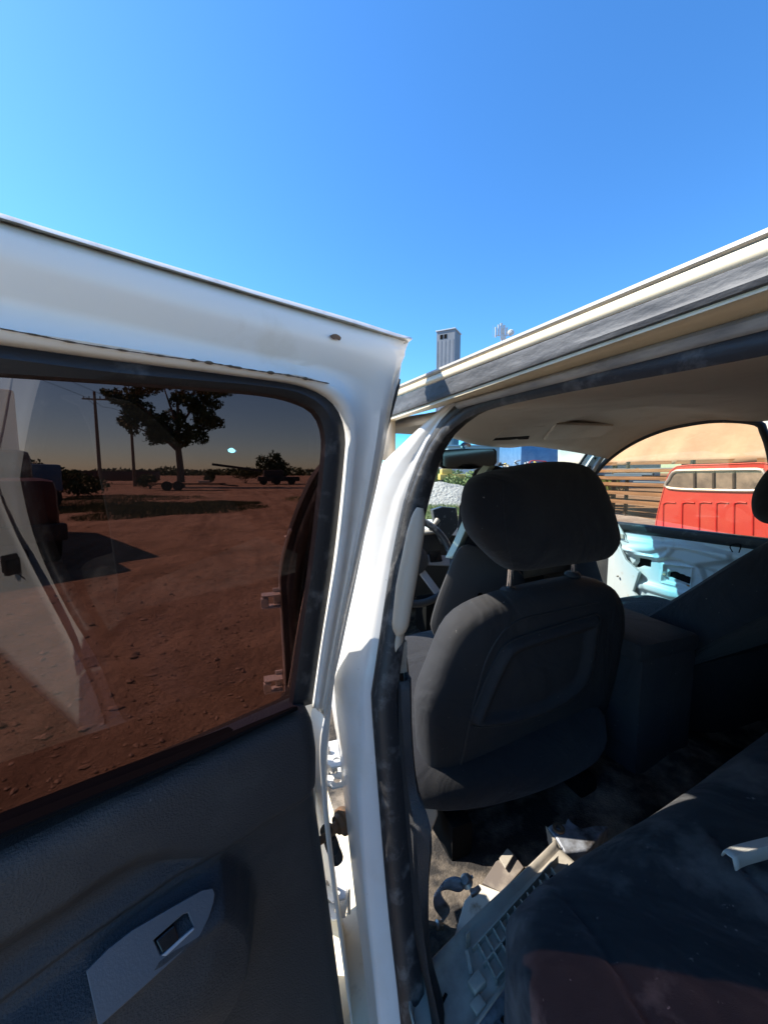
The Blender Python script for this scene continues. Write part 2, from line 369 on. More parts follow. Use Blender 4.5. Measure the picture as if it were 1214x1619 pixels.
mid = (RL[3]+RL[4])/2-np.array([.0035, 0, 0]); mid2 = (RL[4]+RL[5])/2-np.array([.002, 0, 0]); 
MB().grid([RL[3], RL[3]*.8+mid*.2-np.array([.002, 0, 0]), mid, RL[4]-np.array([.0018, 0, 0]), mid2, RL[5]*.9+mid2*.1-np.array([.001, 0, 0]), RL[5]]).build('roof_seal', M['rubber_dusty'], truck, solid=.001, off=0)
rail(6, 7, 'drip_rail', 'paint_dirty', .001)
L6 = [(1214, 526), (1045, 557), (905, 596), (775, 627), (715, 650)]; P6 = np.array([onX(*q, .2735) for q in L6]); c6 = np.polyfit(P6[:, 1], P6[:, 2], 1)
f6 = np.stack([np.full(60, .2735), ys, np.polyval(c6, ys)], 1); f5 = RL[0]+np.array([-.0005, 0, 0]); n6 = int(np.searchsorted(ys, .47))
MB().grid([f5[:n6]+np.array([.004, 0, .002]), f5[:n6], (f5*.6+f6*.4)[:n6]-np.array([.003, 0, 0]), (f5*.25+f6*.75)[:n6]-np.array([.002, 0, 0]), f6[:n6], f6[:n6]+np.array([.008, 0, 0])]).build('seal_lit_band', mat('dusty_lit_rubber', (.15, .155, .165), .55, dust=(.52, .5, .46), dscale=30, dlo=.42, dhi=.72, col2=(.30, .31, .32), nscale=18, stretch=(1, .3, 1)), truck, solid=.002, off=0)  # dusty grey band, with the seal's lit top put into its colour
MB().grid([RL[7]+np.array([.001, 0, 0]), RL[8]-np.array([.001, 0, 0]), RL[9], RL[9]+np.array([.012, 0, .004])]).build('drip_gutter', mat('greyed_gutter', (.42, .40, .37), .6, dust=(.6, .55, .46), dscale=30, dlo=.45, dhi=.7), truck, solid=.001, off=0)
# roof skin across the cab
G = []
for u in np.linspace(0, 1, 24):
    G.append([(RL[9][j][0]+.012+u*1.50, ys[j], RL[9][j][2]+.002+.085*u+.055*math.sin(math.pi*u)+.03*min(1, u*4)-.02*max(0, (ys[j]-.9)/.35)**2) for j in range(60)])
MB().grid(G).build('roof', M['paint'], truck, solid=.004)

# --- B pillar inside: lower black trim, beige upper bar, seat belt
pin = [(700, 697), (690, 728), (672, 790), (655, 860), (642, 930), (630, 1010), (624, 1060)]
A = np.array([onX(*q, Xs(onX(*q, .27)[2])+.012) for q in pin]); A = smooth_line(A, 30)
MB().grid([A+np.array([0, .004, 0]), A+np.array([.014, .012, 0]), A+np.array([.03, .05, 0]), A+np.array([.028, .13, 0]), A+np.array([-.01, .14, 0])]).build('pillar_trim', M['beige'], truck, solid=.004)
bar_c = [(664, 803), (652, 870), (641, 930), (633, 985), (629, 1005)]
B = smooth_line([onD(*q, .575+.0*i) for i, q in enumerate(bar_c)], 24)
rr = np.interp(np.linspace(0, 1, 24), [0, .06, .2, .6, .94, 1], [.005, .010, .013, .0145, .0125, .004])
MB().tube(B, rr, 14).build('grab_handle', M['beige'], truck)
low = [(620, 1066), (627, 1160), (634, 1240), (640, 1330), (654, 1430), (672, 1520), (690, 1600), (700, 1660)]
lo2 = [(650, 1072), (652, 1160), (660, 1240), (679, 1300), (683, 1340), (678, 1400), (680, 1500), (700, 1580)]
a = smooth_line([on_side(*q, .012) for q in low], 30); b = smooth_line([on_side(*q, .03) for q in lo2], 30)
mid = (a+b)/2+np.array([-.008, -.016, 0])
MB().grid([a+np.array([-.004, .02, 0]), a, a*.7+mid*.3+np.array([0, -.006, 0]), mid, b*.75+mid*.25+np.array([0, -.004, 0]), b, b+np.array([.004, .05, 0]), b+np.array([0, .12, 0])]).build('pillar_lower_trim', M['plastic'], truck, solid=.003)
sb = smooth_line([onD(*q, .60) for q in [(631, 1004), (636, 1030), (641, 1062), (646, 1130)]], 16)
belt = MB().grid([sb+np.array([-.003, -.002, 0]), sb+np.array([.010, .012, 0])]).build('seat_belt', mat('belt_webbing', (.32, .28, .22), .8, bump=.0006, bscale=300), truck, solid=.0015)
MB().box(onD(634, 1036, .597), (.014, .018, .05), None, .003).build('belt_guide', M['greyplastic'], belt)

# --- hinges, check strap and wiring boot on the B pillar
hp = M['jamb']
def hinge(py, tilt):
    p = on_side(536, py, -.050)
    m = MB()
    for dz in (-.019, .019):
        lp = [(p[0]-.030, p[1]-.004, p[2]+dz), (p[0]-.018, p[1]-.024, p[2]+dz), (p[0]+.006, p[1]-.026, p[2]+dz), (p[0]+.014, p[1]-.008, p[2]+dz), (p[0]+.014, p[1]+.04, p[2]+dz), (p[0]-.02, p[1]+.04, p[2]+dz)]
        hole = [(p[0]-.006+.006*math.cos(k), p[1]-.010+.006*math.sin(k), p[2]+dz) for k in np.linspace(0, 2*math.pi, 12, endpoint=False)]
        m.plate(lp, [hole], (0, 0, .004))
    m.box((p[0]+.016, p[1]+.012, p[2]+.002), (.005, .062, .056), None, .0015)
    h = m.build('door_hinge', M['jamb'], truck, smooth=False, bev=.0008)
    MB().tube([(p[0]-.018, p[1]+.012, p[2]-.026), (p[0]-.018, p[1]+.012, p[2]+.032)], .005, 12).build('hinge_pin', M['steel'], h)
    MB().lathe((p[0]-.006, p[1]+.004, p[2]-.002), (-1, -.3, 0), [(0, .011), (.007, .010), (.008, .004), (.010, .003), (.010, 0)], 6).build('hinge_bolt', M['steel'], h, smooth=False)
hinge(1213, 0); hinge(1418, 0)
p = on_side(546, 1296, -.046)
st = MB().lathe(p, (-.92, -.38, 0), [(0, .030), (.006, .030), (.008, .020), (.014, .019), (.016, .012), (.021, .010), (.022, .002), (.019, -.004), (0, -.004)], 20).build('strap_boot', M['rust'], truck)
MB().tube([p+np.array([-.012, -.006, -.004]), p+np.array([-.05, -.02, -.006])], .006, 8).build('check_strap', M['rust'], truck)
c0 = on_side(534, 1330, -.06); pts = np.linspace(0, 1, 40)
MB().tube([c0+np.array([-.02+.02*t, .0+.01*t, .03-.075*t]) for t in pts], [.0105+.0018*math.sin(i*math.pi/1.6) for i in range(40)], 14).build('wiring_boot', M['rubber'], truck)

lt_ = MB().box((.165, -.455, 1.02), (.03, .05, .075), None, .006)
lt_.tube([(.15, -.44, .995), (.115, -.44, .995), (.115, -.44, 1.045), (.15, -.44, 1.045)], .006, 8)
lt_.box((.148, -.44, 1.02), (.012, .06, .09), None, .003); lt_.box((.125, -.44, 1.02), (.03, .03, .05), None, .004)
lt_.build('door_striker', M['dark2'], truck)
# --- rest of the outside: cab side behind the opening, bed side, sill, A pillar, fender, hood
G = []
for z in np.linspace(.55, 1.60, 16):
    x = Xs(z)-.046*kz(0, z)-.01
    rear = -.44 if z > 1.27 else -.44+.42*sstep(1.27, .66, z)
    G.append([(x, y, z) for y in np.linspace(rear-.068, -.82, 10)])
MB().grid(G).build('cab_corner', M['paint'], truck, solid=.003)
G = []
for z, o in ((.60, .02), (.7, 0), (.95, -.015), (1.2, 0), (1.255, .015), (1.27, .04), (1.26, .09)):
    G.append([(.14+o, y, z) for y in np.linspace(-.86, -2.7, 14)])
MB().grid(G).build('bed_side', M['paint'], truck, solid=.004)
MB().grid([[(.13, y, .55) for y in (-.1, .5, 1.6)], [(.11, y, .62) for y in (-.1, .5, 1.6)], [(.13, y, .67) for y in (-.1, .5, 1.6)], [(.20, y, .685) for y in (-.1, .5, 1.6)], [(.30, y, .69) for y in (-.1, .5, 1.6)]]).build('rocker_panel', M['paint_dirty'], truck, solid=.004)
ap = [(1.68, .60), (1.67, .8), (1.66, 1.0), (1.62, 1.17), (1.46, 1.36), (1.27, 1.56), (1.18, 1.65), (1.0, 1.685)]
a = smooth_line([(Xs(z)-.05*kz(0, z), y, z) for y, z in ap], 40)
MB().grid([a+np.array([.10, .02, 0]), a+np.array([.08, -.012, 0]), a, a+np.array([-.004, .02, 0]), a+np.array([.004, .11, 0]), a+np.array([.10, .13, 0])]).build('windshield_pillar', M['plastic'], truck, solid=.004)
MB().tube(a[:24]+np.array([-.003, .006, 0]), .007, 8).build('pillar_edge', M['jamb'], truck)
MB().tube(a+np.array([.05, -.03, -.004]), .03, 10).build('front_door_seal', M['rubber'], truck)
for z in (.70, 1.06):
    m = MB()
    for dz in (-.025, .025): m.box((.10, 1.63, z+dz), (.075, .05, .006), None, .002)
    m.box((.125, 1.655, z), (.03, .012, .085), None, .002); m.box((.075, 1.615, z), (.03, .03, .035), None, .004)
    m.build('front_hinge', M['jamb'], truck, smooth=False)
G = [[(.30+1.55*u, y, 1.18-.07*(y-1.9)+.05*math.sin(math.pi*u)+.06*u) for y in np.linspace(1.95, 3.1, 10)] for u in np.linspace(0, 1, 16)]
MB().grid(G).build('hood', M['paint'], truck, solid=.004)

MB().grid([[(.262, y, z0) for y in np.linspace(.66, 1.20, 12)] for z0 in (1.605, 1.64, 1.69)]).build('header_sun_block', M['beige'], truck, solid=.015)  # header trim added and hung low to keep sun off the bench
MB().grid([[(1.84, y, z) for y in np.linspace(1.46, 2.1, 8)] for z in np.linspace(.68, 1.30, 6)]).build('kick_trim', M['plastic'], truck, solid=.01)
# --- floor, back wall, far side
MB().grid([[(x, y, .70+.05*(x-.2)+.13*math.exp(-((x-1.05)/.22)**2)+.012*noise.noise((x*5, y*5, 0))+.088*float(sstep(.95, .78, x))*float(sstep(.16, .28, y))*float(sstep(.95, .80, y))) for y in np.linspace(-.6, 2.0, 40)] for x in np.linspace(.2, 1.85, 40)]).build('floor_carpet', M['carpet'], truck, solid=.01)
MB().grid([[(x, 2.0+.15*(z < .9), z) for x in np.linspace(.22, 1.85, 6)] for z in (.68, .9, 1.1, 1.2)]).build('firewall', M['plastic'], truck, solid=.01)
bw = MB().plate([(.16, -.60, .60), (1.86, -.60, .66), (1.86, -.60, 1.34), (1.74, -.56, 1.80), (.28, -.56, 1.70), (.17, -.60, 1.26)],
                [[(.45, -.588, 1.34), (1.6, -.588, 1.40), (1.55, -.566, 1.68), (.50, -.566, 1.62)]], (0, -.03, 0)).build('rear_wall', M['plastic'], truck, smooth=False)
MB().plate([(.44, -.605, 1.33), (1.61, -.605, 1.39), (1.56, -.585, 1.69), (.49, -.585, 1.63)], [], (0, -.004, 0)).build('rear_window', M['tint'], truck, smooth=False)

# --- headliner with visor, console
left = smooth_line([(.300, -.6, 1.655), (.300, -.1, 1.668), (.300, .3, 1.672), (.300, .6, 1.675), (.31, 1.0, 1.70), (.40, 1.34, 1.732)], 40)
wpx = [(938, 757), (962, 728), (1000, 701), (1045, 681), (1090, 670), (1140, 664), (1198, 668)]
right = [onX(*q, 1.79) for q in wpx]
rl = smooth_line([np.array(q)+np.array([-.02, 0, .012]) for q in right[::-1]], 30)
rfull = np.vstack([np.stack([np.full(10, 1.77), np.linspace(-.6, rl[0][1]-.03, 10), np.full(10, rl[0][2])], 1), rl])
rfull[:, 1] = np.minimum(rfull[:, 1], 1.56)
# stop at the windshield header
keep = rfull[rfull[:, 1] < 1.53]; rr_ = resample(keep, 40)
G = []
for u in np.linspace(0, 1, 44):
    row = left*(1-u)+rr_*u
    row = row+np.array([0, 0, 1])*(.055*np.sin(math.pi*u)**.6*(1-.55*sstep(30, 39, np.arange(40))))[:, None]
    G.append(row)
G = np.array(G)
# overhead console lump near the header
for i in range(44):
    for j in range(40):
        x, y, z = G[i, j]
        G[i, j, 2] -= .022*math.exp(-((x-1.0)/.17)**4)*sstep(.75, 1.05, y)
        G[i, j, 2] -= .006*math.exp(-((y-.62)/.03)**2)*sstep(.5, .8, x)
hl = MB().grid(G).build('headliner', M['liner'], truck, solid=.012, off=1, recalc=False)
hb = BVHTree.FromPolygons([Vector(q) for q in G.reshape(-1, 3)], [(i*40+j, i*40+j+1, (i+1)*40+j+1, (i+1)*40+j) for i in range(43) for j in range(39)])
def hit(bvh, x, y, back=0.0):
    r = ray(x, y); loc, nr, ix, d = bvh.ray_cast(Vector(CAM), Vector(r).normalized())
    if loc is None: return None
    nr = np.array(nr); nr = nr if nr @ r < 0 else -nr
    return np.array(loc)+nr*back, nr
def on_liner(poly, lift, name, m, th, parent=None, bev=.003):
    P = [hit(hb, *q) for q in poly]
    if any(q is None for q in P): return None
    nm = np.mean([q[1] for q in P], 0); P = [q[0]+nm*lift for q in P]
    return MB().prism(P, nm*th).build(name, M[m], parent or truck, bev=bev, ang=30)
v = on_liner([(878, 664), (968, 667), (966, 674), (946, 685), (858, 690)], .006, 'sun_visor', 'liner', .012, hl)
if v: on_liner([(890, 674), (949, 676), (938, 685), (876, 684)], .0165, 'visor_label', 'greyplastic', .001, hl, 0)
c = on_liner([(797, 671), (862, 668), (838, 690), (774, 692)], -.002, 'overhead_console', 'liner', .016, hl)
on_liner([(782, 687), (836, 684), (834, 689), (778, 691)], .0125, 'console_switch', 'gap', .002, hl, 0)
G2 = []

# --- windshield, mirror
wb = smooth_line([(.26, 1.62, 1.185), (.5, 1.90, 1.20), (1.05, 2.02, 1.225), (1.6, 1.98, 1.26), (1.86, 1.75, 1.29)], 24)
wt = smooth_line([(.34, 1.20, 1.70), (.55, 1.36, 1.745), (1.05, 1.45, 1.77), (1.5, 1.47, 1.785), (1.76, 1.40, 1.785)], 24)
MB().grid([wb*(1-t)+wt*t+np.array([0, .03*math.sin(math.pi*t), .03*math.sin(math.pi*t)]) for t in np.linspace(0, 1, 10)]).build('windshield', M['wind'], truck, recalc=False)
mp = [onY(*q, 1.40) for q in [(695, 714), (700, 711), (740, 709), (782, 709), (786, 713), (786, 731), (781, 738), (745, 742), (701, 741), (695, 737)]]
mr = MB().prism(mp, (0, .035, 0)).build('rear_view_mirror', M['black'], truck, bev=.004)
mc = np.mean(mp, 0)
MB().prism([mc+(np.array(q)-mc)*.9+np.array([0, -.003, 0]) for q in mp], (0, .001, 0)).build('mirror_glass', M['mirror'], mr, smooth=False)
MB().tube(smooth_line([onY(734, 712, 1.43), onY(730, 705, 1.45), onY(736, 701, 1.47), onY(742, 704, 1.50)], 10), .008).build('mirror_stalk', M['black'], mr)

# --- dashboard and steering wheel
G = []
for u, x in zip(np.linspace(0, 1, 20), np.linspace(.24, 1.85, 20)):
    k = .055*(x-.3)
    hood = .035*math.exp(-((x-.70)/.22)**4)
    G.append([(x, 2.02, 1.205+k), (x, 1.86, 1.235+k+hood*.6), (x, 1.76, 1.245+k+hood), (x, 1.70, 1.23+k+hood), (x, 1.72, 1.17+k), (x, 1.74, 1.02+k), (x, 1.78, .92+k), (x, 1.95, .85+k)])
dash = MB().grid(G).build('dashboard', M['plastic'], truck, solid=.01)
MB().grid([[(x, 1.765-.07*v, 1.262+.055*(x-.3)+.012*math.sin(math.pi*v)) for v in np.linspace(0, 1, 5)] for x in np.linspace(.50, .94, 12)]).build('dash_hood', M['beige'], dash, solid=.012)
MB().prism([onY(*q, 1.665) for q in [(684, 806), (700, 801), (722, 803), (726, 832), (712, 850), (700, 862), (690, 838)]], (0, .03, 0)).build('centre_panel', mat('dash_panel', (.05, .055, .06), .35, dust=(.3, .32, .3), dscale=40, dlo=.62, dhi=.7), dash, bev=.004)
wc = np.array([.675, 1.50, 1.215]); wa = np.array([0, -.90, .43]); wa /= np.linalg.norm(wa)
u1 = np.array([1., 0, 0]); u2 = np.cross(wa, u1)
sw = thing('steering_wheel', wc, None, None); sw.parent = truck; sw.matrix_parent_inverse = truck.matrix_world.inverted() if False else Matrix.Translation(-truck.location)
ring = [wc+.186*(math.cos(k)*u1+math.sin(k)*u2) for k in np.linspace(0, 2*math.pi, 56)]
MB().tube(ring, .0155, 12, cap=False).build('wheel_rim', M['leather'], sw)
MB().lathe(wc, wa, [(0, .03), (.04, .028), (.066, .016), (.072, -.01), (.05, -.03), (0, -.03)], 24).build('airbag_cover', M['plastic'], sw)
for an in (-.12, math.pi+.12, -1.05, math.pi+1.05):
    d = math.cos(an)*u1+math.sin(an)*u2
    MB().bar(wc+d*.05, wc+d*.178, .046 if abs(math.sin(an)) < .5 else .030, .014, wa, .004).build('wheel_spoke', M['silver'], sw)
d = u1*.99+u2*.02
MB().box(wc+d*.105+wa*.01, (.055, .012, .05), np.stack([u1, wa, u2], 1), .004).build('spoke_buttons', M['black'], sw)
MB().tube([onY(680, 838, 1.58), onY(692, 822, 1.60)], [.007, .013], 10).build('turn_lever', M['beige'], truck)
MB().box((.80, 1.58, .93), (.10, .12, .16), None, .02).build('column_shroud', M['gap'], truck)
MB().box((.78, 1.55, .90), (.02, .02, .03), None, .004).build('ignition_key', M['chrome'], truck)
MB().bar((.48, 1.72, .80), (.62, 1.72, .81), .08, .02, (0, .6, .8), .006).build('brake_pedal', M['rubber'], truck)

# ================================================================== REAR DOOR (part of the truck, swung open)
DA = math.radians(67.9)
de = np.array([-math.sin(DA), -math.cos(DA), 0]); dn = np.array([math.cos(DA), -math.sin(DA), 0]); DH = np.array([.135, .56, 0])
TILT = .17
def dpx(x, y, t=0.0, tilt=TILT):
    """photo pixel -> point on the door, t metres inboard of the glass"""
    return onP(x, y, DH+dn*t+np.array([0, 0, 1.25]), dn-np.array([0, 0, tilt]))
def dloc(P): P = np.asarray(P); return np.stack([(P-DH) @ de, P[..., 2]], -1)
def dpt(s, h, t, tilt=0): return DH+de*s+dn*(t+tilt*(h-1.25))+np.array([0, 0, h])
door = thing('rear_door', (DH[0], DH[1], .9), None, None); door.parent = truck; door.matrix_parent_inverse = Matrix.Translation(-truck.location)
def ext(pl, t):
    """traced line (photo) on plane t, extended past the left edge of the frame to the rear of the door"""
    P = np.array([dpx(*q, t) for q in pl]); d = P[0]-P[1]; d /= np.linalg.norm(d)
    return np.vstack([P[0]+d*np.array([[.42], [.2], [.08]]), P])
FL = [
 [(0, 592), (200, 606), (400, 622), (465, 636), (496, 655), (509, 690), (507, 740), (491, 880), (471, 1020), (458, 1118)],
 [(0, 586), (200, 600), (402, 616), (470, 630), (502, 651), (515, 690), (513, 740), (497, 880), (477, 1020), (464, 1118)],
 [(0, 566), (200, 590), (405, 609), (475, 622), (512, 646), (529, 688), (527, 740), (512, 880), (491, 1020), (478, 1116)],
 [(0, 548), (200, 575), (405, 601), (482, 615), (525, 640), (543, 682), (541, 740), (526, 880), (505, 1020), (492, 1112)],
]
FT = [.004, .016, .020, .016]
MB().grid([smooth_line(ext(l, t), 90) for l, t in zip(FL, FT)]).build('window_seal', M['rubber'], door, solid=.004, off=0)
GLs = smooth_line(ext(FL[1], .0), 60)
# --- glass: one pane, with a clear patch added as a bright light spot
top = [q for q in GLs]
gl = [dloc(q) for q in top]
poly = [tuple(q) for q in gl]+[(poly_s, 1.215) for poly_s in (gl[-1][0], .3, .9)]
sl_, hl_ = [q[0] for q in poly], [q[1] for q in poly]
outer = [dpt(s, h, -.002, TILT) for s, h in poly]
clearc = [dpx(*q, -.002) for q in [(360, 711), (364, 708), (370, 708), (375, 712), (373, 715), (366, 716), (361, 714)]]
MB().plate(outer, [clearc], -dn*.004).build('window_glass', M['tint'], door, smooth=False)
MB().prism(clearc, -dn*.004).build('clear_light_patch', M['tint_clear'], door, smooth=False)
# --- painted frame around the window
PL = [
 [(0, 549), (200, 576), (405, 602), (482, 616), (526, 641), (544, 682), (542, 740), (527, 880), (506, 1020), (493, 1120)],
 [(0, 534), (200, 562), (402, 592), (486, 606), (533, 632), (553, 676), (551, 740), (536, 880), (513, 1020), (498, 1120)],
 [(0, 519), (200, 550), (400, 584), (490, 597), (540, 622), (561, 668), (559, 740), (543, 880), (520, 1020), (503, 1122)],
 [(0, 512), (200, 545), (400, 579), (492, 593), (544, 618), (566, 665), (563, 740), (547, 880), (523, 1020), (505, 1125)],
 [(0, 488), (200, 524), (400, 564), (500, 584), (556, 610), (577, 655), (572, 740), (552, 880), (526, 1020), (508, 1128)],
 [(0, 462), (200, 506), (400, 553), (510, 575), (575, 600), (588, 648), (580, 740), (556, 880), (529, 1020), (510, 1130)],
 [(0, 415), (200, 468), (400, 520), (525, 551), (600, 582), (602, 640), (588, 740), (561, 880), (532, 1020), (513, 1132)],
 [(0, 370), (200, 428), (400, 484), (545, 526), (622, 556), (612, 632), (595, 740), (565, 880), (535, 1020), (515, 1135)],
 [(0, 349), (200, 409), (400, 468), (555, 514), (640, 543), (622, 610), (603, 735), (569, 880), (537, 1020), (516, 1137)],
]
PT = [.014, .024, .026, .020, .012, .014, .022, .020, .012]
frl = [smooth_line(ext(l, t), 100) for l, t in zip(PL, PT)]
MB().grid(frl).build('window_frame', M['paint'], door, ang=60, solid=.004, off=-1)
# rolled lip along the top and outer skin of the door
lip = [[(0, 349), (200, 409), (400, 468), (555, 514), (622, 534), (646, 541)], [(0, 343), (200, 404), (400, 464), (558, 510), (626, 531), (652, 536)],
       [(0, 336), (200, 398), (400, 458), (560, 505), (628, 527), (650, 533)]]
lp = [smooth_line(ext(l, t), 60) for l, t in zip(lip, (.012, .019, .012))]
lp.append(lp[-1]-dn*.05-np.array([0, 0, .006]))
MB().grid(lp).build('frame_lip', mat('lip_paint', (.62, .59, .53), .35, dust=(.33, .27, .2), dscale=30, dlo=.5, dhi=.75, coat=.2), door, ang=60, solid=.003)
# dirt-caked seam along the inner bead
sm = smooth_line([dpx(*q, .0275) for q in [(0, 519), (60, 530), (115, 541), (210, 556), (330, 573), (400, 585), (455, 593), (520, 606)]], 90)
rs = [.0003+.0019*max(0, noise.noise((i*.45, 3, 1))+.22)*(1 if 40 < i < 82 else .5) for i in range(90)]
MB().tube(sm, rs, 6).build('dirt_seam', mat('seam_dirt', (.10, .075, .05), .95, bump=.001, bscale=300), door)
chip = hit_ = dpx(532, 533, .023)
MB().prism([chip+de*a+np.array([0, 0, b]) for a, b in [(.009, -.0005), (.005, .002), (.001, .003), (-.003, .0022), (-.0055, .0005), (-.004, -.0025), (0, -.0018), (.004, -.003)]], dn*.0012).build('rust_chip', M['rust'], door, smooth=False)
# front edge of the door: outer skin flange with its black edge seal, and pressed hinge face
ed = [(646, 541), (634, 570), (628, 584), (631, 600), (618, 650), (600, 735), (581, 800), (566, 880), (545, 980), (525, 1090), (512, 1140), (512, 1200), (519, 1290), (533, 1400), (550, 1520), (570, 1640)]
eo = smooth_line([dpx(*q, -.02 if i > 3 else .0) for i, q in enumerate(ed)], 60)
ei = smooth_line(np.vstack([[dpx(*q, .012) for q in [(640, 543), (632, 572), (624, 590), (622, 610), (612, 650), (603, 735), (585, 800), (569, 880), (550, 960), (537, 1020), (522, 1100), (516, 1137)]]]), 45)
e2 = smooth_line([dpx(*q, .02, 0) for q in [(506, 1128), (508, 1150), (511, 1240), (519, 1330), (535, 1450), (555, 1600), (566, 1680)]], 30)
full_in = smooth_line(np.vstack([ei[::3], e2[2::3]]), 60)
MB().grid([full_in, full_in*.6+eo*.4+dn*.004, eo, eo-dn*.03+de*.004, eo-dn*.05+de*.05]).build('door_edge', M['paint'], door, ang=55, solid=.003)
es = smooth_line([dpx(*q, -.004) for q in [(631, 599), (620, 640), (606, 690), (592, 745), (579, 792), (566, 850), (556, 905)]], 30)
MB().tube(es, np.r_[.002, np.full(27, .0035), .003, .001], 8).build('edge_seal', M['rubber'], door)
# outer skin
sk = []
for h in np.linspace(.55, 1.74, 20):
    off = -.075+.17*max(0, h-1.25)-.012*math.sin((h-.55)*2.4)
    sk.append([dpt(s, h, off) for s in np.linspace(-.01 if h < 1.3 else -.01-.09*(h-1.3), .93, 14)])
skm = MB().plate([dpt(s, h, -.085, 0) for s, h in [(.005, .55), (.93, .62), (.95, 1.19), (.0, 1.19)]], [], dn*.006)
skm.build('outer_skin', M['paint'], door, smooth=False)
# --- belt strip between glass and trim
b0 = [(0, 1286), (150, 1228), (300, 1172), (456, 1114)]; b1 = [(0, 1302), (150, 1243), (300, 1184), (459, 1118)]; b2 = [(0, 1318), (150, 1256), (300, 1194), (470, 1117)]
MB().grid([smooth_line(ext(l, t), 30) for l, t in zip((b0, b1, b1, b2, b2), (.002, .014, .016, .034, .040))]).build('belt_strip', M['felt'], door, solid=.004)
# --- trim panel: relief over the door plane
T0 = .046
def tl(pl): return dloc(np.array([dpx(*q, T0, 0) for q in pl]))
right_px = [(478, 1108), (486, 1112), (497, 1124), (505, 1150), (509, 1190), (509, 1238), (513, 1262), (520, 1310), (531, 1390), (545, 1500), (557, 1600), (568, 1690)]
rb = tl(right_px); order = np.argsort(rb[:, 1]); rb_h = rb[order, 1]; rb_s = rb[order, 0]
tq = np.array([dpx(*q, .036, 0) for q in [(20, 1339), (200, 1255), (440, 1139)]]); hfit = np.polyfit(dloc(tq)[:, 0], tq[:, 2], 1); htop = float(np.polyval(hfit, .2))
hs = np.r_[np.linspace(.62, .86, 16)[:-1], np.linspace(.86, htop, 170)]
us = np.r_[np.linspace(0, .5, 130), np.linspace(.5, 1, 40)[1:]]
crease = tl([(509, 1244), (460, 1276), (420, 1299), (370, 1334), (326, 1363), (280, 1388), (237, 1417), (124, 1496), (0, 1590), (-120, 1690)])
arch = tl([(345, 1350), (316, 1342), (277, 1334), (222, 1345), (160, 1380), (99, 1422), (0, 1481), (-150, 1580), (-150, 1700), (0, 1590), (124, 1496), (237, 1417), (326, 1363)])
arm = tl([(350, 1358), (378, 1368), (400, 1392), (407, 1430), (400, 1480), (376, 1536), (345, 1580), (316, 1612), (250, 1690), (120, 1800), (-200, 1800), (-200, 1745), (0, 1600), (124, 1506), (237, 1427), (326, 1371)])
low_reg = tl([(509, 1246), (420, 1302), (326, 1366), (237, 1420), (0, 1594), (-300, 1810), (-300, 2600), (600, 2600), (600, 1246)])
U, Hh = np.meshgrid(us, hs); SR = np.interp(Hh, rb_h, rb_s); SS = SR+(.90-SR)*U
Hh = np.where(Hh > .86, .86+(Hh-.86)*(np.polyval(hfit, np.clip(SS, 0, .45))-.86)/(htop-.86), Hh); HT = np.polyval(hfit, np.clip(SS, 0, .45)); Q = np.stack([SS, Hh], -1)
t = np.full(U.shape, T0)
dr = SS-SR; dtop = HT-Hh
t -= .030*(1-np.sqrt(np.clip(1-(1-np.clip(dr/.030, 0, 1))**2, 0, 1)))
t -= .012*(1-np.sqrt(np.clip(1-(1-np.clip(dtop/.024, 0, 1))**2, 0, 1)))
t += .006*np.sin(np.clip(dtop/.16, 0, 1)*math.pi)
t -= .005*np.exp(-(dist_line(Q, crease)/.0032)**2)
t -= .010*sstep(-.004, .010, sdist(Q, low_reg))
sa = sdist(Q, arch); t -= .016*sstep(-.003, .026, sa)
sr_ = sdist(Q, arm); t += .052*sstep(-.006, .030, sr_)+.010*sstep(.02, .09, sr_)
G = DH+SS[..., None]*de+t[..., None]*dn+np.stack([np.zeros_like(U), np.zeros_like(U), Hh], -1)
back = G[-1]-dn*.03; side = G[:, 0]-dn*.02
tm = MB().grid(G).grid([G[-1], G[-1]-dn*.012+np.array([0, 0, .001]), G[-1]-dn*.04]).grid([G[:, 0], G[:, 0]-dn*.018])
trim = tm.build('door_trim', M['plastic'], door, ang=75, recalc=False)
tb = BVHTree.FromPolygons([Vector(q) for q in G.reshape(-1, 3)], [(i*len(us)+j, i*len(us)+j+1, (i+1)*len(us)+j+1, (i+1)*len(us)+j) for i in range(len(hs)-1) for j in range(len(us)-1)])
# --- switch bezel: a tilted plate let into the armrest
bz = [(136, 1536), (172, 1500), (208, 1472), (277, 1432), (320, 1408), (336, 1405), (340, 1414), (338, 1428), (330, 1452), (316, 1481), (290, 1504), (240, 1550), (200, 1586), (163, 1619), (156, 1625)]
hc = np.array([hit(tb, *q)[0] for q in bz if hit(tb, *q)])
cc = hc.mean(0)+dn*.010; bn = dn*.80+np.array([0, 0, .60]); bn /= np.linalg.norm(bn)
BZ = [onP(*q, cc, bn) for q in bz]
sw_px = [(243, 1487), (290, 1446), (297, 1444), (306, 1466), (254, 1511)]
holeP = [onP(*q, cc, bn) for q in sw_px]
bez = MB().plate(BZ, [holeP], -bn*.006).build('switch_bezel', M['plastic_lt'], trim, smooth=False, bev=.0008)
MB().prism([q-bn*.014 for q in [onP(*z, cc, bn) for z in [(236, 1487), (292, 1436), (312, 1466), (254, 1518)]]], -bn*.004).build('switch_well', M['gap'], trim, smooth=False)
MB().prism([onP(*q, cc, bn)-bn*.007 for q in [(246, 1488), (276, 1462), (284, 1490), (256, 1508)]], bn*.008).build('window_switch', M['black'], trim, bev=.0012, smooth=False)
MB().prism([onP(*q, cc, bn)-bn*.006 for q in [(282, 1486), (306, 1466), (307, 1470), (262, 1512), (255, 1511)]], bn*.008).build('switch_edge', M['silver'], trim, bev=.0008, smooth=False)

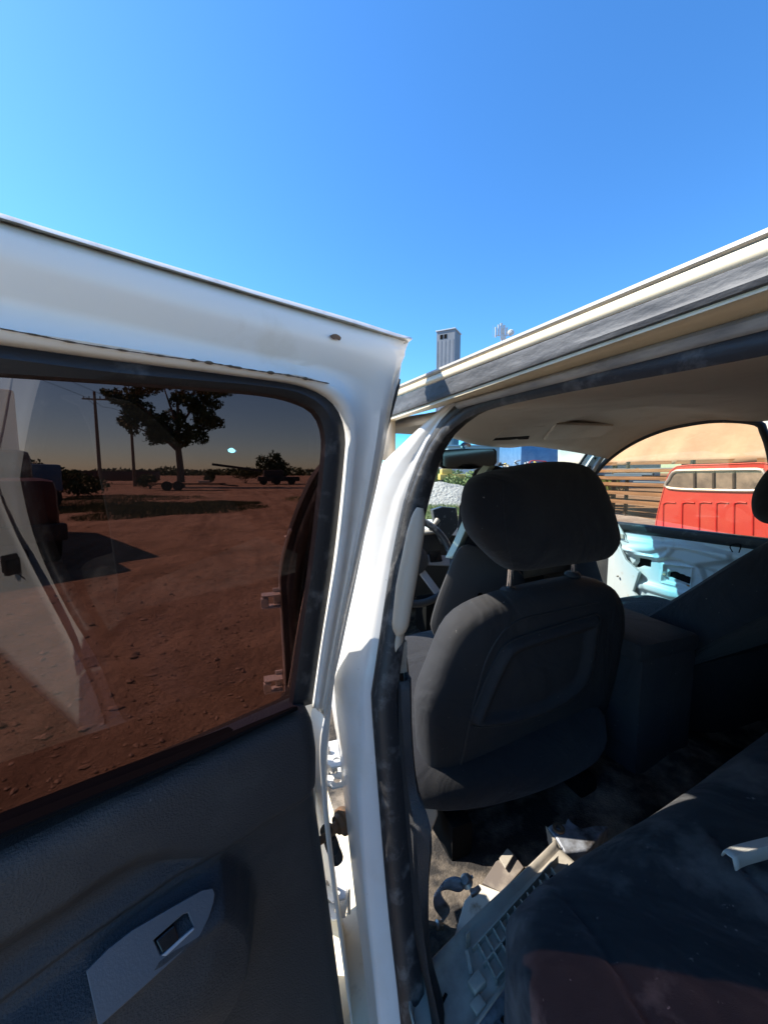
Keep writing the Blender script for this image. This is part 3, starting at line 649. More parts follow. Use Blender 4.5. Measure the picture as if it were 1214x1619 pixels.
# ================================================================== FRONT SEATS
seat = thing('front_seat', (.58, .72, .75), None, None); seat.parent = truck; seat.matrix_parent_inverse = Matrix.Translation(-truck.location)
sn = np.array([0.10, -1, -.16]); sn /= np.linalg.norm(sn)       # the back faces rearwards
sp0 = np.array([.58, .705, 1.10])
def sp(x, y, off=0.0): return onP(x, y, sp0-sn*off, sn)
so_px = [(742, 960), (790, 941), (850, 925), (905, 915), (945, 917), (966, 934), (973, 965), (969, 1010), (954, 1080), (930, 1150), (902, 1210), (850, 1232), (780, 1257), (715, 1273), (690, 1276), (676, 1262),
         (667, 1220), (662, 1150), (662, 1105), (682, 1050), (708, 990)]
op = [sp(*q) for q in so_px]
sback = pillow(op, sn, .062, 84, 10, 3.4)
sback.build('seat_back', M['cloth_back'], seat)
sbv = BVHTree.FromPolygons([Vector(q) for q in sback.v], [f for f in sback.f])
# back panel: upholstered edge ring is cloth; map pocket lies on the panel
def drape(poly, bvh, fn, nu=60, nv=60):
    P = np.array(poly, float); x0, y0 = P.min(0)-4; x1, y1 = P.max(0)+4
    V = []; idx = {}; F = []
    xs, ys_ = np.linspace(x0, x1, nu), np.linspace(y0, y1, nv)
    XX, YY = np.meshgrid(xs, ys_); SD = sdist(np.stack([XX, YY], -1), poly)
    for i in range(nv):
        for j in range(nu):
            if SD[i, j] > -3.0:
                h = hit(bvh, XX[i, j], YY[i, j])
                if h: idx[i, j] = len(V); V.append(h[0]+h[1]*fn(SD[i, j], XX[i, j], YY[i, j]))
    for i in range(nv-1):
        for j in range(nu-1):
            k = [(i, j), (i, j+1), (i+1, j+1), (i+1, j)]
            if all(q in idx for q in k): F.append(tuple(idx[q] for q in k))
    return MB().add(V, F)
pk = smooth_line([(742, 1138), (756, 1100), (775, 1055), (796, 1020), (822, 1006), (880, 988), (935, 972), (946, 973), (943, 1000), (936, 1050), (924, 1082), (890, 1112), (840, 1134), (790, 1145), (752, 1147)], 60, True)
drape([tuple(q) for q in pk], sbv, lambda d, x, y: .0005+.016*float(sstep(-1, 9, d))-.013*float(sstep(11, 22, d)), 80, 80).build('map_pocket', M['cloth_back'], seat, recalc=False)
ppk = [hit(sbv, *q) for q in pk]
MB().tube([q[0]+q[1]*.004 for q in ppk if q], .0022, 6).build('pocket_edge', M['plastic'], seat)
pl2 = smooth_line([(716, 1262), (735, 1180), (752, 1100), (775, 1030), (812, 985), (880, 966), (946, 952)], 60)
tp = [hit(sbv, *q) for q in pl2]
MB().tube([q[0] for q in tp if q], .0026, 6).build('seat_piping', M['plastic'], seat)
# headrest with seam and two posts
hn = np.array([.06, -1, .10]); hn /= np.linalg.norm(hn); h0 = np.array([.60, .665, 1.48])
ho = [(746, 757), (790, 741), (850, 731), (902, 733), (930, 750), (950, 790), (964, 835), (966, 860), (950, 882), (915, 889), (870, 895), (818, 902), (795, 895), (765, 868), (742, 838), (735, 800)]
hp_ = [onP(*q, h0, hn) for q in ho]
hr = pillow(hp_, hn, .062, 72, 10, 2.7)
hd = hr.build('headrest', M['cloth'], seat)
hbv = BVHTree.FromPolygons([Vector(q) for q in hr.v], [f for f in hr.f])
sq = [hit(hbv, *q) for q in smooth_line([(794, 743), (795, 790), (798, 830), (804, 870), (815, 907)], 40)]
MB().tube([q[0]-q[1]*.0002 for q in sq if q], .0013, 6).build('headrest_seam', M['cloth'], hd)
for (a_, b_, r_) in [((808, 905), (804, 937), .020), ((908, 890), (905, 912), .018)]:
    b3 = sp(*b_, .015); t3 = sp(a_[0], a_[1]-16, .015)
    MB().tube([b3-np.array([0, 0, .02]), b3, t3], .0062, 12).build('headrest_post', M['chrome'], seat)
    MB().lathe(b3+np.array([0, 0, .002]), (0, 0, 1), [(0, -.004), (.016, -.004), (.0185, 0), (.0185, .004), (.015, .008), (.012, .011), (.008, .011), (0, .011)], 20).build('post_guide', M['plastic'], seat)
cu = smooth_line([(.32, .66, .93), (.80, .64, .95), (.86, 1.0, .98), (.82, 1.20, .99), (.36, 1.20, .96), (.30, 1.0, .95)], 40, True)
pillow(cu, (0, 0, 1), .085, 48, 8, 3).build('seat_cushion', M['cloth'], seat)
MB().prism([onD(*q, .80) for q in [(669, 1268), (690, 1272), (693, 1290), (680, 1324), (668, 1306)]], FW*.03).build('recline_lever', M['beige'], seat, bev=.004)
for x in (.40, .74): MB().box((x, .86, .79), (.05, .46, .16), None, .01).build('seat_rail', M['gap'], seat)
# passenger seat, reclined
ps = thing('front_seat', (1.42, .75, .8), None, None); ps.parent = truck; ps.matrix_parent_inverse = Matrix.Translation(-truck.location)
spf = [onX(*q, 1.19) for q in [(1041, 960), (1070, 935), (1120, 905), (1170, 877), (1214, 853)]]
a0, a1 = spf[0], spf[-1]; dirv = (a1-a0)/np.linalg.norm(a1-a0); thick = np.cross((1, 0, 0), dirv); thick /= np.linalg.norm(thick)
if thick[1] > 0: thick = -thick
base = a0-dirv*.62
prof = smooth_line([base, base+dirv*.3, a0+dirv*.0, a0+dirv*.12, a1, a1+dirv*.07+thick*.03, a1+dirv*.06+thick*.10, a1+thick*.14, a0+thick*.16, base+thick*.26, base+thick*.1], 60, True)
def xloft(prof, xs_, ins):
    c = prof.mean(0); G = []
    for x, i in zip(xs_, ins): q = c+(prof-c)*i; q = q.copy(); q[:, 0] = x; q[:, 2] += .055*(x-1.19); G.append(q)
    m = MB().grid(G, closed_v=True); n_ = len(prof); m.f.append(tuple(range(n_))[::-1]); m.f.append(tuple((len(G)-1)*n_+k for k in range(n_))); return m
xloft(prof, [1.165, 1.168, 1.18, 1.21, 1.28, 1.42, 1.56, 1.63, 1.66, 1.67], [.6, .86, .95, 1, 1.0, 1.0, 1.0, 1, .93, .7]).build('seat_back', M['cloth'], ps)
hc = onX(1262, 772, 1.40)
pillow([hc+np.array([.14*math.cos(k)*(1 if abs(math.cos(k)) < .8 else .95), -.02*math.sin(k), .095*math.sin(k)*(1.05)]) for k in np.linspace(0, 2*math.pi, 14, endpoint=False)], (0, -1, .25), .06, 48, 8, 2.8).build('headrest', M['cloth'], ps)
for dx in (.03, .11): MB().tube([hc+np.array([dx, .01, -.06]), hc+np.array([dx, .04, -.15])], .006, 10).build('headrest_post', M['chrome'], ps)
cu = smooth_line([(1.17, .82, .96), (1.64, .80, .99), (1.66, 1.05, 1.01), (1.60, 1.2, 1.0), (1.22, 1.2, .97), (1.15, 1.05, .97)], 40, True)
pillow(cu, (0, 0, 1), .085, 48, 8, 3).build('seat_cushion', M['cloth'], ps)
MB().box((1.43, .93, .87), (.52, .42, .30), None, .03).build('seat_base', M['cloth_back'], ps)
# centre console with lidded armrest
cn = MB().box((.985, .86, .93), (.20, .46, .42), None, .02).build('centre_console', M['cloth_back'], truck)
MB().box((.985, .83, 1.148), (.215, .40, .05), None, .018).build('armrest_lid', M['cloth_back'], cn)
MB().box((.98, .66, .87), (.15, .05, .2), None, .012).build('console_panel', M['plastic'], cn)

# ================================================================== REAR BENCH
bench = thing('rear_seat', (1.0, .1, .75), None, None); bench.parent = truck; bench.matrix_parent_inverse = Matrix.Translation(-truck.location)
def fz(x): return 1.0+.05*(x-.33)
nu, nv = 150, 110; G = np.zeros((nv, nu, 3))
fx = [.262, .30, .345, .40, .50, .64, .85, 1.05, 1.34, 1.62, 1.70]; fy = [.22, .365, .422, .438, .450, .455, .475, .50, .535, .52, .40]
for j, u in enumerate(np.linspace(0, 1, nu)):
    x = .255+1.45*u**1.35; yf = np.interp(x, fx, fy); yb = -.42
    for i, v_ in enumerate(np.linspace(0, 1, nv)):
        y = yf+(yb-yf)*v_**1.5
        z = fz(x)-.02+.03*math.sin(min(1, (yf-y)/.5)*math.pi)*.5
        de_ = min(yf-y, (x-.255)*1.0+.002, 1.70-x); r0 = .075
        k = max(0, 1-de_/r0); z -= r0*(1-math.sqrt(max(0, 1-k*k)))
        G[i, j] = (x, y, z)
def seam(G, line, wdt, dep):
    d = dist_line(G[..., :2], line); G[..., 2] -= dep*np.exp(-(d/wdt)**2)
seam(G, [onZ(*q, 1.0)[:2] for q in [(872, 1362), (905, 1420), (960, 1500), (1029, 1617), (1100, 1720)]], .006, .008)
seam(G, [onZ(*q, 1.0)[:2] for q in [(1126, 1326), (1165, 1368), (1214, 1423), (1300, 1500)]], .006, .008)
seam(G, [onZ(*q, 1.0)[:2] for q in [(1040, 1440), (1075, 1495), (1120, 1570), (1160, 1640)]], .012, .004)
for i in range(nv):
    for j in range(nu):
        x, y, z = G[i, j]; G[i, j, 2] += .004*noise.noise((x*9, y*9, 0))
low1 = G[0]-np.array([0, 0, .16]); low1[:, 1] -= .015; lowL = G[:, 0]-np.array([0, 0, .16])
m = MB().grid(G).grid([G[0], G[0]*.7+low1*.3+np.array([0, .004, 0]), low1]).grid([G[:, 0], G[:, 0]*.6+lowL*.4-np.array([.003, 0, 0]), lowL])
m.build('bench_cushion', M['cloth_dirty'], bench, ang=70, recalc=False)
xs_ = np.linspace(.26, 1.72, 40)
MB().grid([[(x, y+.0, z+.05*(x-.3)) for x in xs_] for y, z in ((-.22, .92), (-.20, 1.02), (-.24, 1.2), (-.31, 1.42), (-.36, 1.47), (-.45, 1.47), (-.52, 1.4))]).build('bench_back', M['cloth'], bench, solid=.01)
wl_ = smooth_line([onZ(*q, 1.048) for q in [(1150, 1358), (1162, 1351), (1182, 1345), (1214, 1337), (1260, 1326), (1320, 1310)]], 20)
MB().grid([wl_+np.array([.004, .010, -.006])*1, wl_+np.array([0, .006, .006]), wl_+np.array([0, -.006, .007]), wl_+np.array([-.002, -.012, -.006])]).build('belt_strap', mat('pale_webbing', (.55, .53, .47), .75, bump=.0008, bscale=260), bench, solid=.002)

# ================================================================== FAR SIDE OF THE CAB: stripped front door
pd = thing('passenger_door', (1.82, 1.1, .9), None, None); pd.parent = truck; pd.matrix_parent_inverse = Matrix.Translation(-truck.location)
XP = 1.80
def yz(pl): return np.array([onX(*q, XP)[1:] for q in pl])
sill = yz([(940, 822), (965, 824), (1090, 838), (1214, 852)])
def zsill(y): return np.interp(y, sill[::-1, 0], sill[::-1, 1])
ny, nz = 190, 150; ys2 = np.linspace(.50, 1.50, ny); G = np.zeros((nz, ny, 3)); Q = np.zeros((nz, ny, 2))
for j, y in enumerate(ys2):
    zz = np.linspace(.66, zsill(y)-.035, nz); G[:, j, 1] = y; G[:, j, 2] = zz; G[:, j, 0] = XP; Q[:, j, 0] = y; Q[:, j, 1] = zz
d = np.zeros((nz, ny))                                         # + = towards the cab
upper = yz([(965, 845), (1240, 885), (1240, 960), (1130, 905), (1070, 885), (1000, 880), (968, 872)]); d += .014*sstep(-.006, .012, sdist(Q, upper))
rib = yz([(998, 867), (1030, 868), (1058, 862), (1085, 862), (1110, 868), (1152, 880)]); d += .012*np.exp(-(dist_line(Q, rib)/.016)**4)
rib2 = yz([(972, 862), (992, 868), (1010, 875), (1040, 884), (1052, 882), (1064, 870)]); d += .010*np.exp(-(dist_line(Q, rib2)/.010)**4)
low = yz([(1000, 920), (1060, 938), (1110, 945), (1200, 960)]); d += .016*np.exp(-(dist_line(Q, low)/.022)**4)
low2 = yz([(1015, 925), (1020, 980), (1040, 1010)]); d += .010*np.exp(-(dist_line(Q, low2)/.014)**4)
rec = yz([(1049, 892), (1095, 897), (1091, 933), (1046, 920)]); d -= .012*sstep(0, .008, sdist(Q, rec)); d += .006*np.exp(-(dist_line(Q, rec, True)/.006)**2)
rec2 = yz([(1100, 890), (1190, 880), (1190, 930), (1120, 950)]); d -= .018*sstep(0, .02, sdist(Q, rec2))
hole = yz([(998, 897), (1004, 888), (1005, 881), (1022, 884), (1030, 886), (1028, 899), (1014, 896), (1006, 899)]); slot = yz([(1053, 905), (1062, 903), (1090, 914), (1091, 922), (1083, 925), (1052, 913)])
hol3 = yz([(975, 906), (982, 907), (983, 914), (976, 914)])
for h in (hole, slot, hol3): d -= .05*sstep(0, .006, sdist(Q, h))
G[..., 0] = XP-d
pp = MB().grid(G).build('inner_panel', M['bare'], pd, ang=60, recalc=False)
for h, nm in ((hole, 'access_hole'), (slot, 'access_slot'), (hol3, 'access_hole')):
    MB().prism([(XP+.028, *q) for q in h], (.004, 0, 0)).build(nm, M['gap'], pd, smooth=False)
for q in [(1050, 908), (1088, 926)]:
    rs_ = MB(); p = onX(*q, XP-.002); rs_.prism([p+np.array([0, .010*math.cos(k)*random.uniform(.5, 1.2), .007*math.sin(k)*random.uniform(.5, 1.2)]) for k in np.linspace(0, 6.28, 9, endpoint=False)], (-.0015, 0, 0))
    rs_.build('rust_patch', M['orange'], pd, smooth=False)
gw = [(XP+.01, y, zsill(y)-.02) for y in (1.70, .45)]
zb = np.array([(XP, y, zsill(y)) for y in np.linspace(1.72, .45, 30)])
MB().grid([zb+np.array([-.004, 0, -.045]), zb+np.array([-.012, 0, -.028]), zb+np.array([-.012, 0, -.008]), zb+np.array([0, 0, .0]), zb+np.array([.03, 0, .0])]).build('belt_strip', M['rubber'], pd, solid=.004)
wtop = smooth_line([onX(*q, XP) for q in [(915, 800), (926, 775), (937, 757), (962, 728), (1000, 701), (1045, 681), (1090, 670), (1140, 664), (1198, 668), (1211, 684), (1222, 720), (1234, 800), (1240, 860)]], 70)
MB().tube(wtop+np.array([-.012, 0, 0]), .0125, 10).build('window_seal', M['rubber'], pd)
inner = [tuple(q) for q in wtop]
pg = MB().plate([q+np.array([.004, 0, 0]) for q in wtop], [], (.004, 0, 0)).build('window_glass', M['warm'], pd, smooth=False)
fr = wtop
MB().grid([fr+np.array([0, .0, .004]), fr+np.array([-.004, .02, .03]), fr+np.array([.03, .03, .05])]).build('window_frame', M['jamb'], pd, solid=.004)
MB().prism([onX(*q, XP-.006) for q in [(969, 838), (974, 829), (980, 829), (985, 838), (996, 858), (974, 850)]], (-.012, 0, 0)).build('mirror_bracket', M['bare'], pd, bev=.003)
MB().prism([onX(*q, XP-.019) for q in [(976, 843), (986, 845), (987, 852), (977, 850)]], (-.006, 0, 0)).build('lock_switch', M['greyplastic'], pd, bev=.001)
MB().tube(smooth_line([onX(*q, XP-.02) for q in [(1158, 873), (1154, 864), (1162, 860), (1171, 862), (1168, 874)]], 20), .002, 6).build('hook_clip', M['gap'], pd)
# cowl side below the windshield pillar, white bare metal in the sun
cs = [onX(*q, 1.76) for q in [(972, 850), (988, 885), (1010, 905), (1000, 935), (1040, 985), (1070, 1020), (990, 1020), (970, 960), (970, 880)]]
MB().prism(cs, (.02, 0, 0)).build('cowl_side', M['bare'], truck, bev=.004)
for q in [(978, 911), (966, 940)]:
    MB().lathe(onX(*q, 1.757), (-1, 0, 0), [(0, .012), (.004, .011), (.005, .005), (0, .004)], 12).build('cowl_bolt', M['steel'], truck)
# right windshield pillar, trim removed: bare metal with holes
pa = smooth_line([onX(*q, 1.74) for q in [(958, 676), (946, 694), (930, 716), (912, 742), (885, 782), (860, 815)]], 40); pb = smooth_line([onX(*q, 1.775) for q in [(1000, 690), (976, 703), (955, 723), (938, 750), (915, 790), (895, 825)]], 40)
G = []
for j, a_ in enumerate(np.linspace(0, 1, 9)):
    G.append(pa*(1-a_)+pb*a_+np.array([-1, -.4, 0])*(.012*math.sin(a_*math.pi)+.006*math.sin(a_*math.pi*5)))
pil = MB().grid(G).build('windshield_pillar', M['bare'], truck, solid=.004)
for t_, wd, hg in ((.16, .010, .02), (.24, .012, .022), (.33, .008, .012), (.42, .014, .03), (.52, .024, .03)):
    c_ = pa[int(t_*39)]*.35+pb[int(t_*39)]*.65; tt = pa[int(t_*39)+1]-pa[int(t_*39)]; tt /= np.linalg.norm(tt)
    MB().box(c_+np.array([-.018, -.008, 0]), (.006, wd, hg), np.stack([np.array([1, 0, 0]), np.cross(tt, (1, 0, 0)), tt], 1), .002).build('pillar_slot', M['gap'], pil)
MB().grid([pa+np.array([.002, 0, 0]), pa+np.array([-.014, -.006, 0]), pa+np.array([-.018, -.004, .004])]).build('glass_edge_seal', M['rubber'], pil, solid=.004)
# far rear door (closed) and pillar
def rz(z): return 1.80-.0*z
MB().grid([[(1.83-.16*max(0, z-1.34), y, z) for y in np.linspace(-.58, .78, 14)] for z in np.linspace(.66, 1.34, 8)]).build('far_rear_door', M['cloth'], truck, solid=.02)
MB().grid([[(1.80, y, z) for y in np.linspace(.60+.10*(1.8-z), .825, 5)] for z in np.linspace(.7, 1.80, 10)]).build('far_pillar', M['cloth_back'], truck, solid=.03)
MB().plate([(1.815, -.52, 1.35), (1.815, .72, 1.35), (1.79, .72, 1.76), (1.78, -.48, 1.74)], [], (.004, 0, 0)).build('far_rear_window', M['tint'], truck, smooth=False)

# ================================================================== LOOSE THINGS IN THE CAB
# dark trim panel with a pale edge leaning in front of the driver seat
lpn = np.array([.55, -.8, .05]); lpn /= np.linalg.norm(lpn); l0 = np.array(onD(745, 850, 1.02))
lt = thing('trim_panel', l0, 'loose dark trim panel with a pale edge, leaning upright in front of the near headrest', 'trim panel')
def lq(pl, o=0): return [onP(*q, l0+lpn*o, np.array([-.35, -1, 0.05])) for q in pl]
MB().prism(lq([(766, 739), (790, 734), (830, 760), (830, 1000), (760, 1000), (735, 870), (740, 800)]), -lpn*.03).build('panel_face', M['cloth'], lt, bev=.008)
ed_ = smooth_line(lq([(768, 737), (757, 752), (747, 782), (738, 815), (724, 850), (709, 880)]), 30)
MB().grid([ed_+np.array([-.014, -.01, 0]), ed_+np.array([-.004, -.022, 0]), ed_+np.array([.012, -.018, 0])]).build('panel_edge', mat('green_tint_edge', (.45, .55, .47), .4), lt, solid=.003)
lb = thing('kick_panel', onD(720, 960, 1.0), 'grey curved trim panel standing behind the steering wheel, below the dark panel', 'trim panel')
pbx = smooth_line([onD(*q, .98) for q in [(724, 868), (745, 862), (790, 880), (830, 920), (820, 1010), (700, 1010), (684, 1000), (680, 988), (688, 955), (704, 912)]], 40, True)
pillow(pbx, FW, .012, 60, 6, 5).build('panel_shell', mat('warm_grey_vinyl', (.034, .031, .029), .7, bump=.0004, bscale=300), lb)
MB().lathe(onD(752, 935, .948), -FW, [(0, 0), (.0, .03), (.004, .04), (.006, .045)], 24).build('speaker_recess', M['gap'], lb)

# long scuffed sill plate lying on the floor in front of the bench, seen from its ribbed underside
A_ = onZ(655, 1580, .86); B_ = onZ(893, 1335, .90)
ax = B_-A_; Ln = np.linalg.norm(ax); ax /= Ln; wv = np.cross((0, 0, 1), ax); wv /= np.linalg.norm(wv); wv = -wv if wv[1] > 0 else wv
upn = np.cross(ax, wv); upn = upn if upn[2] > 0 else -upn
W_ = .088
sp_t = thing('sill_plate', A_, 'long scuffed grey plastic sill plate with ribbed underside, lying in front of the rear bench', 'sill plate')
def spt(u, v_, z=0): return A_+ax*(u*Ln*1.02-.02)+wv*((v_-.12)*W_)+upn*z
G = []
for u in np.linspace(0, 1, 60):
    e_ = max(0, 1-u/.13); wfac = math.sqrt(max(.0, 1-e_**2.4))
    taper = 1-.25*u
    row = []
    for v_ in np.linspace(0, 1, 16):
        vv = (.5+(v_-.5)*max(.12, wfac)) if True else v_
        lipz = .012*(max(0, abs(v_-.5)-.36)/.14)**1.5+.004*math.sin(u*5)
        row.append(spt(u, vv*taper*1.0, lipz))
    G.append(row)
MB().grid(G).build('plate_skin', M['greyplastic'], sp_t, solid=.003, off=0)
rb_ = MB(); 
for i in range(12):
    u = .36+i*.045; rb_.bar(spt(u, .30, .004), spt(u-.055+.03, .86*(1-.2*u), .004), .0018, .022, upn)
for v_ in (.30, .56, .82): rb_.bar(spt(.33, v_*.95, .004), spt(.93, v_*.82, .004), .0018, .022, upn)
rb_.build('plate_ribs', M['greyplastic'], sp_t, smooth=False)
gp = MB()
for i in range(11):
    u = .372+i*.045; gp.add([spt(u, .33, .0035), spt(u+.036, .33, .0035), spt(u+.01, .53, .0035), spt(u-.026, .53, .0035)], [(0, 1, 2, 3)])
    gp.add([spt(u-.03, .585, .0035), spt(u+.006, .585, .0035), spt(u-.016, .76, .0035), spt(u-.052, .76, .0035)], [(0, 1, 2, 3)])
gp.build('rib_cell_shade', M['gap'], sp_t, smooth=False)  # dark quads paint in the shade between the ribs
c_ = MB()
c_.box(spt(.27, .62, .010), (.022, .016, .014), np.stack([ax, wv, upn], 1), .002); c_.bar(spt(.27, .5, .012), spt(.30, .28, .02), .006, .003, upn); c_.box(spt(.23, .80, .010), (.018, .014, .008), np.stack([ax, wv, upn], 1), .002)
c_.bar(spt(.33, .18, .0), spt(.33, .20, .034), .008, .002, wv)
c_.build('mounting_clip', M['greyplastic'], sp_t, bev=.0008)
MB().bar(spt(.12, .45, .006), spt(.16, .40, .006), .0035, .002, upn).build('plate_slot', M['gap'], sp_t)

# pale bracket with the sunlit corner, under the plate
f0 = .815
br = thing('sheet_bracket', onZ(770, 1420, f0), 'pale cream sheet metal bracket on the floor beside the curved strap, one end in sun', 'bracket')
MB().prism([onZ(*q, f0) for q in [(758, 1398), (792, 1411), (735, 1487), (717, 1485), (734, 1425)]], (0, 0, -.004)).build('bracket_plate', mat('cream_metal', (.66, .60, .50), .5, dust=(.3, .2, .12), dscale=40, dlo=.55, dhi=.75), br, bev=.001, smooth=False)
MB().prism([onZ(*q, f0+.001) for q in [(793, 1411), (828, 1372), (812, 1350), (784, 1362), (762, 1396)]], (0, 0, -.006)).build('bracket_flap', mat('grimy_metal', (.16, .13, .11), .7, dust=(.3, .25, .2), dscale=30, dlo=.5, dhi=.7), br, bev=.001, smooth=False)
MB().prism([onZ(*q, f0+.006) for q in [(789, 1360), (802, 1344), (812, 1354), (799, 1376)]], (0, 0, .004)).build('bracket_tab', M['greyplastic'], br, bev=.001, smooth=False)
# curved metal strap (old seat bracket)
cl = thing('strap_bracket', onZ(705, 1410, .82), 'curved dirty metal strap bent like a hook, lying by the door pillar in the sun', 'bracket')
hk = smooth_line([onD(*q, d_) for q, d_ in zip([(740, 1395), (730, 1402), (712, 1398), (698, 1403), (691, 1414), (691, 1426), (697, 1436), (704, 1446), (700, 1456)], [.66, .66, .66, .66, .66, .665, .67, .675, .68])], 50)
sd = np.array([.35, -.3, .88]); sd /= np.linalg.norm(sd)
MB().grid([hk+sd*.016+FW*0, hk, hk-sd*.012]).build('strap_band', M['aluminium'], cl, solid=.0045, off=0)
MB().lathe(onD(738, 1395, .655), (-.5, -.3, .8), [(0, .0), (.010, .0), (.011, .004), (.006, .008), (.006, .014), (0, .014)], 14).build('strap_boss', M['steel'], cl)
MB().tube([onD(744, 1413, .66), onD(752, 1410, .66), onD(758, 1404, .665)], [.006, .005, .004], 10).build('strap_bolt', M['steel'], cl)
bo = tag(MB().tube([onD(672, 1460, .66), onD(688, 1463, .665), onD(690, 1463, .665), onD(696, 1464, .67)], [.0042, .0042, .007, .007], 10).build('loose_bolt', M['steel']), 'short dark bolt lying in shadow below the curved strap', 'bolt')
# cast aluminium piece by the seat foot and the dirty one at the bottom edge
ca = thing('cast_bracket', onZ(900, 1312, .90), 'jagged grey blue cast bracket with a bolt hole at the far end of sill plate', 'bracket')
P = [onZ(*q, .895) for q in [(865, 1308), (872, 1303), (893, 1303), (898, 1292), (904, 1300), (918, 1310), (940, 1305), (962, 1306), (930, 1345), (893, 1348), (880, 1326)]]
MB().prism(P, (0, 0, -.03)).build('casting', M['aluminium'], ca, bev=.003, ang=20)
MB().lathe(onZ(883, 1312, .897), (0, 0, 1), [(.011, 0), (.011, .004), (.006, .004), (.005, -.004), (0, -.004)], 16).build('bolt_boss', M['rust'], ca)
MB().prism([onZ(*q, .893) for q in [(862, 1306), (868, 1310), (886, 1342), (895, 1352), (884, 1344)]], (.0, -.01, -.03)).build('casting_flange', M['greyplastic'], ca, smooth=False)
cb = thing('crossmember', onZ(770, 1600, .80), 'dirty blue grey pressed metal crossmember with round holes, under the end of sill plate', 'crossmember')
hz = .805; out_ = [(700, 1640), (735, 1580), (780, 1545), (815, 1500), (834, 1490), (850, 1560), (870, 1640), (860, 1720), (720, 1720)]
hl2 = [[onZ(x+9*math.cos(k), y+9*math.sin(k), hz) for k in np.linspace(0, 6.28, 14, endpoint=False)] for x, y in [(776, 1580), (800, 1611), (742, 1614)]]
MB().plate([onZ(*q, hz) for q in out_], hl2, (0, 0, -.004)).build('pressed_sheet', M['aluminium'], cb, bev=.001, smooth=False)
MB().tube([onZ(745, 1640, hz), onZ(790, 1588, hz), onZ(832, 1552, hz)], .009, 10).build('pressed_rib', M['aluminium'], cb)
MB().lathe(onZ(819, 1566, hz), (0, 0, 1), [(.017, 0), (.016, .005), (.010, .007), (.008, .002), (0, .002)], 18).build('pressed_boss', M['aluminium'], cb)
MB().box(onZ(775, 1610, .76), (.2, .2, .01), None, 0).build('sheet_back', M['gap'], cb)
# ================================================================== THE YARD BEYOND
def leaf_mat(name, a, b): return mat(name, a, .7, col2=b, nscale=.9, lo=.42, hi=.6, spec=.25)
M.update(
 leaf=leaf_mat('tree_leaves', (.045, .075, .025), (.085, .115, .035)), leaf2=leaf_mat('bush_leaves', (.05, .075, .03), (.10, .12, .05)), weed=leaf_mat('weed_leaves', (.12, .19, .06), (.26, .30, .12)),
 bark=mat('bark', (.10, .075, .055), .95, col2=(.16, .12, .09), nscale=12, bump=.02, bscale=14), pole=mat('pole_wood', (.13, .095, .07), .9, col2=(.2, .15, .11), nscale=5, stretch=(4, 4, .4)),
 wire=mat('wire', (.03, .03, .03), .6), tower=mat('tower_sheet', (.20, .22, .245), .6, .05, dust=(.15, .16, .17), dscale=.8, dlo=.5, dhi=.8), blue=mat('blue_wall', (.11, .21, .36), .6, col2=(.15, .26, .42), nscale=1.5),
 mural=mat('mural_white', (.55, .65, .75), .6), tan=mat('tan_canvas', (.66, .56, .45), .85, col2=(.60, .50, .39), nscale=.5, dust=(.50, .42, .33), dscale=1.2, dlo=.5, dhi=.8, bump=.05, bscale=1.3),
 plank=mat('weathered_plank', (.30, .19, .11), .9, col2=(.20, .125, .075), nscale=2, stretch=(.5, .5, 4)), dark=mat('dark_steel', (.03, .032, .035), .7, dust=(.08, .07, .06), dscale=3, dlo=.5, dhi=.8),
 red=mat('red_paint', (.54, .07, .058), .42, dust=(.55, .12, .09), dscale=3, dlo=.5, dhi=.85, coat=.3), redd=mat('dark_red_paint', (.055, .012, .012), .5), whitebox=mat('box_white', (.60, .59, .56), .55, dust=(.4, .36, .3), dscale=1.5, dlo=.5, dhi=.8),
 bluep=mat('blue_paint', (.05, .13, .25), .5, dust=(.1, .12, .15), dscale=4), yellow=mat('yellow_paint', (.65, .45, .10), .5), gravel=mat('gravel', (.42, .40, .36), .95, col2=(.28, .26, .23), nscale=9, bump=.12, bscale=7, dust=(.6, .57, .5), dscale=14, dlo=.5, dhi=.7),
 tyre=mat('tyre', (.016, .016, .016), .85), winglass=mat('dark_vehicle_glass', (.03, .035, .04), .06), conc=mat('pale_wall', (.52, .52, .50), .8), galv=mat('galvanised', (.5, .51, .52), .45, .6),
)
def foliage(blobs, n, size, seed=0, flat=.0):
    """leaf clusters spread through the volume of several blobs: (centre, radii)"""
    r = np.random.RandomState(seed); V = []; F = []
    vol = np.array([b[1][0]*b[1][1]*b[1][2] for b in blobs])**.8; vol /= vol.sum()
    for (c, rad), f in zip(blobs, vol):
        k = max(6, int(n*f)); d = r.normal(size=(k, 3)); d /= np.linalg.norm(d, axis=1)[:, None]
        rr = r.uniform(.35, 1, k)**.5*(1+.22*np.sin(d[:, 0]*5+seed)*np.cos(d[:, 2]*4+d[:, 1]*6))
        P = np.array(c)+d*rr[:, None]*np.array(rad)
        for p in P:
            a = r.normal(size=3); a /= np.linalg.norm(a); b = np.cross(a, r.normal(size=3)); b /= np.linalg.norm(b)+1e-9; s_ = size*r.uniform(.5, 1.3); o = len(V)
            V += [p-a*s_, p+b*s_*.45+a*s_*.1, p+a*s_, p-b*s_*.45-a*s_*.1]; F.append((o, o+1, o+2, o+3))
    return MB().add(V, F)
